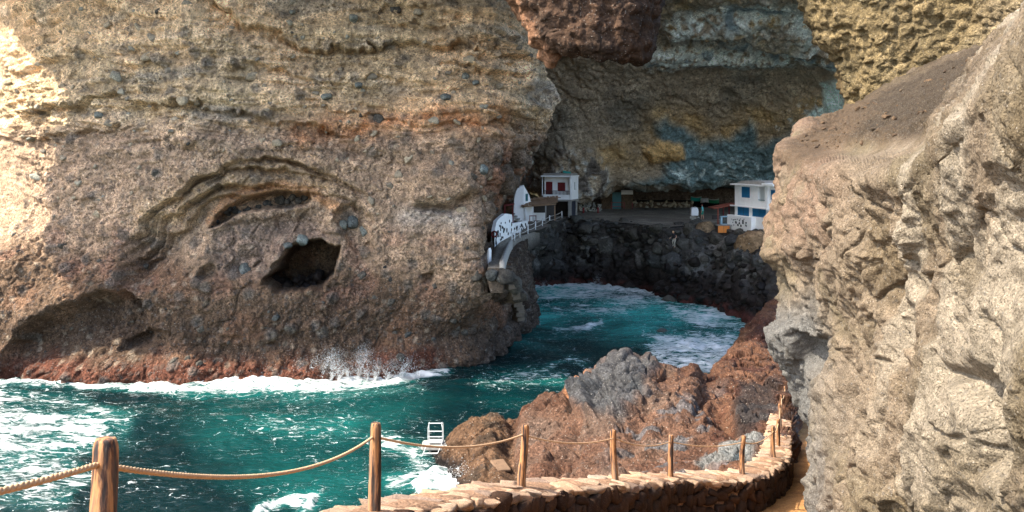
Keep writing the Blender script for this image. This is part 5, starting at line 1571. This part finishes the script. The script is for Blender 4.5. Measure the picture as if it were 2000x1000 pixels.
# tank, boats
tk = empty('white_tank', (at(1356, 300, 99)[0], 99, 7.55))
tag(tk, 'white water tank standing on stones left of the person in teal', 'tank')
MB().prism([(-.4, 0), (.4, 0), (.4, .72), (.22, .92), (-.22, .92), (-.4, .72)], -.35, .35, axis=1).build('body', M_metal, tk, bevel=.03)
MB().box((.2, .05, .93), (.3, .5, .06), Matrix.Rotation(R(30), 3, 'Y')).build('lid', M_concrete, tk)
for k in range(16):
    place(WST[k % 5] if k % 3 else STONES[k % 8], 'footing_stone', tk, (RNG.uniform(-.5, .5), RNG.uniform(-.4, .3), -.12 - RNG.uniform(0, .4)), RNG.uniform(.25, .45))
def boat(name, label, loc, rz, L_, W_b, H_, hullm, upturned=False, tilt=0):
    root = empty(name, loc, rz); tag(root, label, 'boat')
    prof = []
    for f in np.linspace(0, 1, 15):
        wdt = W_b / 2 * math.sin(math.pi * min(1, .12 + .88 * (1 - abs(2 * f - 1) ** 2.2)) / 2) if 0 < f < 1 else .03
        x = (f - .5) * L_
        sheer = H_ * (1 + .25 * (2 * f - 1) ** 2)
        sec_ = []
        for a in np.linspace(-1, 1, 11):
            sec_.append((x, wdt * math.copysign(abs(a) ** .7, a), sheer * abs(a) ** 2.2))
        prof.append(sec_)
    A_ = np.array(prof)
    if upturned: A_[:, :, 2] = H_ * 1.2 - A_[:, :, 2]
    h = grid_mesh('hull', A_, None, hullm, parent=root)
    mb = MB()
    for sgn in (0, 10):
        mb.tube([tuple(q) for q in A_[:, sgn]], .05, 5)
    mb.build('gunwale', M_concrete, root, smooth=True)
    if not upturned:
        for f in (.35, .65):
            MB().box(((f - .5) * L_, 0, H_ * .75), (.22, W_b * .8, .05)).build('thwart', M_plank, root)
    root.rotation_euler = (tilt, 0, rz)
    return root
zb = 8.0
boat('rowing_boat', 'teal rowing boat drawn up at the back of the cave', (at(1361, 300, 122)[0], 122.4, zb), R(6), 1.55, .8, .55, M_hull)
boat('rowing_boat', 'grey upturned rowing boat beside the teal one in the cave', (at(1378, 300, 121)[0], 121.6, zb - .1), R(20), 1.2, .9, .5, M_greyhull, True)
boat('rowing_boat', 'green rowing boat at the back of the cave nearest the porch', (at(1396, 300, 121)[0], 121.8, zb - .25), R(-8), 1.5, .8, .5, M_green)
boat('rowing_boat', 'dark upturned hull lying on the terrace behind the red porch', (at(1410, 300, 100)[0], 100, 7.0), R(8), 2.4, 1.1, .45, M_dark, True)

# ---------------------------------------------------------------- stones set in the cliff
rg = np.random.default_rng(77)
GP = CLIFF_P.reshape(-1, 3); gu, gv = project(CLIFF_P)
gn = grid_normals(CLIFF_P, 1)
if gn[200, 300, 1] > 0: gn = -gn
gn = gn.reshape(-1, 3)
seen = (gu > 5) & (gu < 1050) & (gv > 2) & (gv < 715) & (GP[:, 1] < 68)
cand = np.where(seen)[0]
STONE_D = [stone_mesh('stone', M_bould, 120 + k, 5, .35, .15, chips=10, cut=.52) for k in range(4)]
def weight(u_, v_):
    w = 0.35
    if v_ < 300: w = .75
    if u_ > 560 and 130 < v_ < 330: w = 1.0
    if u_ > 760 and 280 < v_ < 420: w = 1.0
    if 600 < v_ < 700 and u_ < 420: w = .45
    if 500 < v_ < 690 and u_ > 420: w = .9
    if 310 < v_ < 480 and u_ < 250: w = .5
    return w
placed = 0
taken = []
while placed < 245:
    i = cand[rg.integers(len(cand))]
    u_, v_ = gu[i], gv[i]
    if rg.random() > weight(u_, v_): continue
    if pts_in_poly(np.array([u_]), np.array([v_]), [(250, 480), (330, 380), (450, 320), (620, 320), (700, 380), (660, 580), (500, 580)])[0] > 0: continue
    px_size = 9 + 20 * rg.random() ** 2.2
    if any(abs(u_ - a) + abs(v_ - b_) < (px_size + s_) * .7 for a, b_, s_ in taken): continue
    taken.append((u_, v_, px_size))
    sz = px_size / F * GP[i, 1]
    me = STONES[rg.integers(8)] if rg.random() < (.93 if v_ < 440 else 0) else STONE_D[rg.integers(4)]
    pos = GP[i] - gn[i] * sz * .12
    o = place(me, 'stone', cliff, pos, (sz * rg.uniform(.95, 1.3), sz * .9, sz * rg.uniform(.65, 1.0)), (rg.uniform(-.5, .5), rg.uniform(-.6, .6), rg.uniform(-.6, .6)))
    placed += 1
def nearest(u_, v_):
    return int(np.argmin((gu - u_) ** 2 + (gv - v_) ** 2 + np.where(GP[:, 1] > 70, 1e6, 0)))
# boulders lying in the hole and the slot
for k in range(34):
    u_ = rg.uniform(540, 645); v_ = rg.uniform(545, 572) - (10 if u_ > 600 else 0)
    i = nearest(u_, v_)
    sz = rg.uniform(.35, 1.0)
    Yb = 58.5 + rg.uniform(0, 2.8)
    o = place(STONE_D[k % 4], 'stone', cliff, at(u_, v_, Yb), (sz, sz * .9, sz * .75))
    o.material_slots[0].link = 'OBJECT'; o.material_slots[0].material = M_wet_shade  # the hole's shade put into the stone colour
for k in range(26):
    f = rg.random()
    u_ = 412 + 190 * f; v_ = float(np.interp(u_, [410, 450, 520, 600], [436, 412, 396, 390])) + rg.uniform(-6, 8)
    i = nearest(u_, v_); sz = rg.uniform(.3, .75)
    place(STONE_D[k % 4], 'stone', cliff, GP[i] + np.array((0, -.1, 0)), (sz, sz * .9, sz * .8))
for u_, v_, D_, s_ in ((990, 541, 56.6, 1.5), (1003, 552, 58.0, 1.7), (978, 545, 56.3, .9), (1012, 575, 60.5, 1.6), (962, 535, 56.2, 1.0)):
    place(STONE_D[int(u_) % 4], 'stone', cliff, at(u_, v_, D_), (s_, s_ * .9, s_ * .8))
M_tealst = rock_mat('teal_stone', grain=1.5, base=tuple(lin(112, 118, 114, .8)), use_obj=True, bump=.4, vary=.3)
TS = stone_mesh('stone', M_tealst, 133, 6, .4, .18, chips=14, cut=.5)
for u_, v_, w_, h_ in ((590, 466, 38, 30), (478, 528, 34, 46), (688, 432, 34, 40), (712, 452, 26, 36), (668, 440, 26, 30), (560, 478, 26, 18), (945, 330, 26, 30), (905, 150, 26, 30), (930, 160, 22, 16), (690, 35, 26, 24), (572, 24, 18, 14), (700, 165, 24, 18), (636, 190, 34, 20), (868, 190, 30, 22), (195, 225, 28, 22), (60, 270, 26, 12)):
    i = nearest(u_, v_); s_ = GP[i, 1] / F
    place(TS, 'stone', cliff, GP[i] + gn[i] * .05, (w_ * s_, 25 * s_, h_ * s_), (rg.uniform(-.2, .2), rg.uniform(-.4, .4), rg.uniform(-.3, .3)))

# ---------------------------------------------------------------- boulders heaped below the terrace
TP = TALUS.reshape(-1, 3); tu, tv = project(TALUS)
ok = np.where((tu > 1060) & (tu < 1500) & (tv > 428) & (tv < 606) & (TP[:, 2] < 7.3))[0]
special = [
    (1466, 474, 62, 52, 'big brown boulder below the corner of the blue shuttered house'),
    (1480, 440, 40, 20, 'flat topped boulder leaning on the white plinth of the house'),
    (1378, 446, 44, 34, 'tan boulder at the terrace edge left of the orange cabinet'),
    (1360, 425, 40, 30, 'dark boulder under the white tank'),
    (1345, 450, 36, 34, 'brown block standing at the terrace edge right of the slope'),
    (1404, 468, 42, 34, 'smooth grey boulder just below the orange cabinet'),
    (1430, 468, 40, 30, 'blue grey boulder between the cabinet and the big brown boulder'),
    (1186, 478, 46, 42, 'big rounded dark boulder at the left of the heap'),
    (1240, 458, 40, 34, 'rounded brown boulder below the stone hut'),
    (1120, 470, 40, 40, 'upright blue grey boulder beside the walkway wall'),
    (1285, 445, 44, 26, 'long grey boulder at the top of the rocky slope'),
    (1140, 447, 34, 22, 'black boulder near the pillars of the balcony house'),
    (1340, 478, 46, 34, 'dark boulder behind the person in the pale cap'),
]
tk_ = []
def on_talus(u_, v_):
    j = ok[np.argmin((tu[ok] - u_) ** 2 + (tv[ok] - v_) ** 2)]
    return TP[j]
for k, (u_, v_, w_, h_, lab) in enumerate(special):
    q = on_talus(u_, v_); s_ = q[1] / F
    o = place(BOULD[k % 9], 'boulder', None, q + np.array((0, .1, -.05)), (w_ * s_, .8 * w_ * s_, h_ * s_), (rg.uniform(-.2, .2), rg.uniform(-.2, .2), rg.uniform(0, 6)))
    if k in (0, 2):
        o.data = stone_mesh('boulder', M_brownb, 260 + k, 7, .35, .17) if 'M_brownb' in globals() else o.data
    tag(o, lab, 'boulder')
    tk_.append((u_, v_, (w_ + h_) / 2))
nb = 0; tries = 0
while nb < 280 and tries < 9000:
    tries += 1
    j = ok[rg.integers(len(ok))]
    u_, v_ = tu[j], tv[j]
    dens_ = .25 + .75 * float(sstep(1280, 1380, np.array(u_)))
    if v_ < 480: dens_ = max(dens_, .8)
    if u_ < 1110 and v_ > 440: dens_ = .12
    if u_ < 1310 and v_ > 492: dens_ = .1
    if rg.random() > dens_: continue
    ps = 9 + 19 * rg.random() ** 2
    if any(math.hypot(u_ - a, (v_ - b_) * 1.2) < (ps + s_) * .36 for a, b_, s_ in tk_): continue
    tk_.append((u_, v_, ps))
    s_ = ps / F * TP[j, 1]
    o = place(BOULD[rg.integers(9)], 'boulder', None, TP[j] + np.array((0, 0, .05 * s_)), (s_ * rg.uniform(.9, 1.35), s_, s_ * rg.uniform(.65, 1.0)), (rg.uniform(-.3, .3), rg.uniform(-.3, .3), rg.uniform(0, 6)))
    if TP[j][2] < 3.6 + rg.uniform(-1, 1):
        o.material_slots[0].link = 'OBJECT'; o.material_slots[0].material = M_wet_shade
        tag(o, 'wet black boulder low on the bank below the cave', 'boulder', 'wet black boulders above the waterline')
    else:
        tag(o, 'dry grey boulder in the heap just below the cave terrace', 'boulder', 'dry grey boulders below the terrace')
    nb += 1
for u_, v_, D_, w_, h_, lab in ((1305, 588, 86, 34, 12, 'dark pointed rock awash at the back of the inlet'), (1290, 648, 70.5, 26, 7, 'low reddish rock awash in the middle of the inlet'), (568, 734, 55.4, 20, 9, 'small dark red rock in the surf at the cliff foot'), (1478, 622, 75, 34, 14, 'dark wet rock at the water by the red outcrop')):
    q = at(u_, v_, D_)
    o = place(BOULD[2], 'boulder', None, (q[0], q[1], .0), (w_ * D_ / F, .8 * w_ * D_ / F, 2.0 * h_ * D_ / F), (.1, .2, rg.uniform(0, 6)))
    tag(o, lab, 'boulder')

# stones lying on the gravel ledge of the near rock
M_grav = rock_mat('ledge_stone', grain=4.0, base=tuple(lin(132, 112, 92, .34)), use_obj=True, bump=.4, vary=.3, specks=.15)
GRV = [stone_mesh('stone', M_grav, 700 + k, 4, .4, .16, chips=9, cut=.5) for k in range(6)]
RPp = RIGHT_P.reshape(-1, 3); ru, rv = project(RIGHT_P)
okr = np.where((RPp[:, 1] > 18) & (pts_in_poly(ru, rv, [(1530, 285), (1600, 230), (1660, 212), (1930, 95), (1880, 190), (1800, 275), (1700, 285), (1620, 300)]) > 4))[0]
for k in range(150):
    i = okr[rg.integers(len(okr))]
    sz = (3.5 + 11 * rg.random() ** 3) / F * RPp[i, 1]
    place(GRV[k % 6], 'stone', right_rock, RPp[i] + np.array((0, 0, sz * .1)), (sz * rg.uniform(.9, 1.5), sz, sz * rg.uniform(.6, .9)), (rg.uniform(-.4, .4), rg.uniform(-.4, .4), rg.uniform(0, 6)))

# rocks around the outcrop
OPp = OUT.reshape(-1, 3); ou, ov = project(OUT)
slab = MB().box((0, 0, 0), (.6, .12, 1.1)).build('slab', plain_mat('slab_stone', tuple(lin(150, 118, 88, .45)), .9, .3, 5, .4), outcrop, bevel=.03)
j = int(np.argmin((ou - 979) ** 2 + (ov - 910) ** 2))
on_ = grid_normals(OUT, 1); on_ = on_ if on_[130, 250, 2] > 0 else -on_
k0, k1 = np.unravel_index(j, OUT.shape[:2])
sn = Vector(on_[max(k0 - 8, 0):k0 + 8, max(k1 - 8, 0):k1 + 8].reshape(-1, 3).mean(0)).normalized()
slab.location = Vector(OPp[j]) + sn * .02
slab.rotation_euler = ((-sn).to_track_quat('Y', 'Z') @ Matrix.Rotation(.35, 3, 'Y').to_quaternion()).to_euler()

# ---------------------------------------------------------------- people
M_skin = plain_mat('skin', tuple(lin(196, 146, 116, .8)), .6, .08, 6, .02)
M_shirt = plain_mat('teal_shirt', tuple(lin(96, 186, 186, .9)), .8, .1, 8, .1)
M_shorts = plain_mat('green_shorts', tuple(lin(30, 130, 104, .9)), .8, .1, 8, .1)
M_hair = plain_mat('dark_hair', (.03, .015, .012), .7)
M_blk = plain_mat('dark_cloth', (.02, .018, .02), .8)
M_cap = plain_mat('pale_cap', tuple(lin(240, 190, 140, .9)), .7)
M_khaki = plain_mat('pale_trousers', tuple(lin(186, 178, 160, .8)), .8)
def skin_body(name, joints, edges, mats, pick, parent):
    me = bpy.data.meshes.new(name)
    names = list(joints)
    me.from_pydata([joints[k][0] for k in names], [(names.index(a), names.index(b_)) for a, b_ in edges], [])
    o = bpy.data.objects.new(name, me); COL.objects.link(o)
    m = o.modifiers.new('skin', 'SKIN'); m.use_smooth_shade = True
    for i, k in enumerate(names):
        r_ = joints[k][1]
        me.skin_vertices[0].data[i].radius = (r_, r_ * (.75 if k in ('chest', 'belly', 'pelvis') else 1))
        me.skin_vertices[0].data[i].use_root = (k == 'pelvis')
    s_ = o.modifiers.new('sub', 'SUBSURF'); s_.levels = 2; s_.render_levels = 2
    dg = bpy.context.evaluated_depsgraph_get()
    me2 = bpy.data.meshes.new_from_object(o.evaluated_get(dg))
    bpy.data.objects.remove(o); me2.name = name
    me2.materials.clear()
    for mt in mats: me2.materials.append(mt)
    for f in me2.polygons:
        f.material_index = pick(f.center); f.use_smooth = True
    o = bpy.data.objects.new(name, me2); COL.objects.link(o); o.parent = parent
    return o
def hands(edges, joints, side, wrist, dirv):
    w = Vector(joints[wrist][0]); d_ = Vector(dirv).normalized()
    palm = side + 'palm'; joints[palm] = (tuple(w + d_ * .07), .034); edges.append((wrist, palm))
    sd = d_.cross(Vector((1, 0, 0))).normalized()
    for k, (off, ln) in enumerate(((-.03, .065), (-.01, .08), (.01, .075), (.03, .06))):
        a = side + 'f%d' % k; joints[a] = (tuple(w + d_ * (.1 + ln) + sd * off * 1.2), .009); edges.append((palm, a))
    a = side + 'th'; joints[a] = (tuple(w + d_ * .09 + sd * -.055), .011); edges.append((palm, a))
EDG = [('pelvis', 'belly'), ('belly', 'chest'), ('chest', 'neck'), ('neck', 'head'), ('head', 'crown'), ('chest', 'lsh'), ('lsh', 'lel'), ('lel', 'lwr'), ('chest', 'rsh'), ('rsh', 'rel'), ('rel', 'rwr'), ('pelvis', 'lhip'), ('lhip', 'lkn'), ('lkn', 'lan'), ('lan', 'lto'), ('pelvis', 'rhip'), ('rhip', 'rkn'), ('rkn', 'ran'), ('ran', 'rto')]
# standing person in teal, walking to the left, facing -x
J = {'pelvis': ((0, 0, .92), .15), 'belly': ((0, 0, 1.1), .14), 'chest': ((-.02, 0, 1.32), .17), 'neck': ((-.03, 0, 1.48), .055), 'head': ((-.05, 0, 1.6), .09), 'crown': ((-.05, 0, 1.71), .075),
     'lsh': ((-.02, -.19, 1.4), .062), 'lel': ((.06, -.25, 1.15), .045), 'lwr': ((-.05, -.26, .93), .032), 'rsh': ((-.02, .19, 1.4), .062), 'rel': ((.02, .25, 1.13), .045), 'rwr': ((-.1, .25, .92), .032),
     'lhip': ((0, -.1, .86), .1), 'lkn': ((-.1, -.1, .48), .062), 'lan': ((-.06, -.1, .09), .042), 'lto': ((-.2, -.1, .04), .038), 'rhip': ((0, .1, .86), .1), 'rkn': ((.03, .1, .48), .062), 'ran': ((.14, .1, .1), .042), 'rto': ((.02, .1, .04), .038)}
E_ = list(EDG); hands(E_, J, 'l', 'lwr', (-.2, 0, -1)); hands(E_, J, 'r', 'rwr', (-.2, 0, -1))
pq = on_level(1372, 428.5, 7.02)
pr = empty('person', pq, R(-25))
tag(pr, 'person in teal shirt and green shorts walking on the cave terrace', 'person')
def pick1(c_):
    if c_.z > 1.5: return 0
    if c_.z > .98 and (abs(c_.y) < .22 or c_.z > 1.17): return 1
    if .56 < c_.z < 1.0 and abs(c_.y) < .21: return 2
    return 0
bd = skin_body('body', J, E_, [M_skin, M_shirt, M_shorts], pick1, pr)
def head_bits(root, hc, face, hairm, capm=None):
    f = Vector(face).normalized(); sd = f.cross(Vector((0, 0, 1)))
    hb = MB()
    n_ = 10
    vs_, fs_ = [], []
    for i in range(7):
        th = i / 6 * 1.9
        for j_ in range(n_):
            a = 2 * math.pi * j_ / n_
            q = Vector((math.sin(th) * math.cos(a), math.sin(th) * math.sin(a), math.cos(th)))
            fr = q.dot(f)
            k_ = .112 if not (fr > .35 and q.z < .45) else .085
            vs_.append(Vector(hc) + Vector((0, 0, .035)) + q * k_)
    for i in range(6):
        for j_ in range(n_):
            fs_.append((i * n_ + j_, i * n_ + (j_ + 1) % n_, (i + 1) * n_ + (j_ + 1) % n_, (i + 1) * n_ + j_))
    hb.add(vs_, fs_); hb.build('cap' if capm else 'hair', capm or hairm, root, smooth=True)
    MB().box(Vector(hc) + f * .1 + Vector((0, 0, -.005)), (.03, .03, .045)).build('nose', M_skin, root, bevel=.008)
    for s_ in (-1, 1):
        MB().box(Vector(hc) + f * .088 + sd * s_ * .034 + Vector((0, 0, .025)), (.02, .02, .014)).build('eye', M_hair, root)
        MB().box(Vector(hc) + sd * s_ * .095, (.025, .025, .055)).build('ear', M_skin, root, bevel=.008)
    MB().box(Vector(hc) + f * .09 + Vector((0, 0, -.05)), (.03, .03, .01)).build('mouth', M_redp, root)
head_bits(pr, (-.05, 0, 1.62), (-1, 0, 0), plain_mat('red_brown_hair', tuple(lin(96, 34, 30)), .7))
# person in dark top and pale cap picking a way over the boulders
J2 = {k: (tuple(v_[0]), v_[1]) for k, v_ in J.items() if not (k[0] in 'lr' and k[1:] in ('palm', 'f0', 'f1', 'f2', 'f3', 'th'))}
for k, q in {'chest': (-.1, 0, 1.26), 'belly': (-.04, 0, 1.08), 'neck': (-.16, 0, 1.41), 'head': (-.2, 0, 1.52), 'crown': (-.21, 0, 1.63), 'lsh': (-.12, -.19, 1.33), 'rsh': (-.12, .19, 1.33), 'lel': (-.02, -.3, 1.1), 'lwr': (-.22, -.3, .95), 'rel': (-.1, .3, 1.06), 'rwr': (-.3, .26, .98), 'rkn': (-.16, .12, .56), 'ran': (-.05, .12, .2), 'rto': (-.18, .12, .15)}.items():
    J2[k] = (q, J2[k][1])
E2 = list(EDG); hands(E2, J2, 'l', 'lwr', (-1, 0, -.5)); hands(E2, J2, 'r', 'rwr', (-1, 0, -.5))
q = on_talus(1314, 484)
pr2 = empty('person', (q[0], q[1] - .9, q[2] + .1), R(35))
tag(pr2, 'person in dark top and pale orange cap among the boulders', 'person')
def pick2(c_):
    if c_.z > 1.44: return 0
    if c_.z > 1.0 and abs(c_.y) < .27: return 1
    if c_.z > .92 and abs(c_.y) < .2: return 1
    if .1 < c_.z < 1.0 and abs(c_.y) < .22: return 2
    return 0
skin_body('body', J2, E2, [M_skin, M_blk, M_khaki], pick2, pr2)
head_bits(pr2, (-.2, 0, 1.54), (-1, 0, -.2), M_hair, M_cap)

# ---------------------------------------------------------------- surf thrown up at the cliff foot
M_spray, nt, b = new_mat('spray')
n_ = N(nt, 'ShaderNodeTexNoise'); n_.inputs['Scale'].default_value = 6
nt.links.new(ramp(nt, n_.outputs[0], [(.3, (.55, .57, .56)), (.7, (.72, .73, .71))]), b.inputs['Base Color'])
b.inputs['Roughness'].default_value = .6
b.inputs['Alpha'].default_value = .5
ico_v = []; g_ = (1 + 5 ** .5) / 2
ico_v = [Vector(q).normalized() for q in ((-1, g_, 0), (1, g_, 0), (-1, -g_, 0), (1, -g_, 0), (0, -1, g_), (0, 1, g_), (0, -1, -g_), (0, 1, -g_), (g_, 0, -1), (g_, 0, 1), (-g_, 0, -1), (-g_, 0, 1))]
ico_f = [(0, 11, 5), (0, 5, 1), (0, 1, 7), (0, 7, 10), (0, 10, 11), (1, 5, 9), (5, 11, 4), (11, 10, 2), (10, 7, 6), (7, 1, 8), (3, 9, 4), (3, 4, 2), (3, 2, 6), (3, 6, 8), (3, 8, 9), (4, 9, 5), (2, 4, 11), (6, 2, 10), (8, 6, 7), (9, 8, 1)]
rg = np.random.default_rng(91)
def spray_obj(name, label, jets):
    mb = MB()
    def drop(q, r_):
        sx, sy, sz = r_ * rg.uniform(.7, 1.3), r_ * rg.uniform(.7, 1.3), r_ * rg.uniform(.7, 1.6)
        mb.add([(q[0] + w.x * sx, q[1] + w.y * sy, q[2] + w.z * sz) for w in ico_v], ico_f)
    for (u_, v_, D_, vx, vz, n_d) in jets:
        x0, y0, _ = at(u_, v_, D_)
        g9 = 9.8; T = 2 * vz / g9
        for s_ in range(6):                                    # ragged tongues of drops
            ax, az = vx + rg.normal() * 1.0, vz * rg.uniform(.35, 1.0)
            Tm = az / g9 * rg.uniform(.8, 1.4)
            for k in range(70):
                t_ = Tm * rg.random() ** .8; sp = .02 + .06 * t_ / Tm
                drop((x0 + ax * t_ + rg.normal() * sp, y0 + rg.normal() * .08, az * t_ - .5 * g9 * t_ * t_ + rg.normal() * sp), .006 + .022 * rg.random() * (1.1 - t_ / Tm))
        for k in range(int(n_d * 2.4)):
            f = rg.random() ** .8
            t_ = T * (.02 + .62 * f)
            sp = .08 + .35 * f
            q = (x0 + vx * t_ + rg.normal() * sp, y0 + rg.normal() * sp, vz * t_ - .5 * g9 * t_ * t_ + .05 + rg.normal() * sp * .8)
            drop(q,   .006 + .026 * (1 - f) ** 1.0 * rg.random())
    o = mb.build(name, M_spray, None, smooth=True)
    tag(o, label, 'spray', kind='stuff')
jets = []
for u_, vx, vz, n_d in ((575, 1.2, 4.6, 190), (600, 2.2, 5.4, 220), (628, 1.6, 5.9, 230), (648, .6, 5.2, 200), (662, .2, 4.6, 180), (700, .4, 5.6, 220), (718, -.4, 6.2, 260), (733, .3, 4.8, 180), (755, 1.2, 4.4, 160), (780, 1.5, 4.9, 170), (540, -1.4, 3.4, 120), (500, 1.5, 3.2, 110), (345, 1.4, 3.6, 120), (365, 2.2, 3.0, 100), (810, 1.0, 3.0, 90), (430, 1.2, 2.6, 80), (680, -.6, 3.8, 120)):
    jets.append((u_, 735, 55.3 - (.3 if 400 < u_ < 800 else 0), vx, vz, n_d))
spray_obj('surf_spray', 'white surf thrown up against the cliff foot', jets)
spray_obj('back_spray', 'white spray at the back of the inlet', [(1165, 560, 95, .5, 4.5, 120), (1215, 564, 94, 1.0, 4, 120), (1290, 576, 89, .7, 3.5, 110), (1060, 562, 94, .3, 3.2, 80)])
spray_obj('ladder_spray', 'white wash breaking on the low rock near the ladder', [(880, 945, 37.4, .3, 2.6, 120), (905, 940, 37.2, .4, 3.4, 150), (850, 955, 37.6, -.4, 2.2, 100), (825, 925, 39.0, -.5, 2.2, 80)])
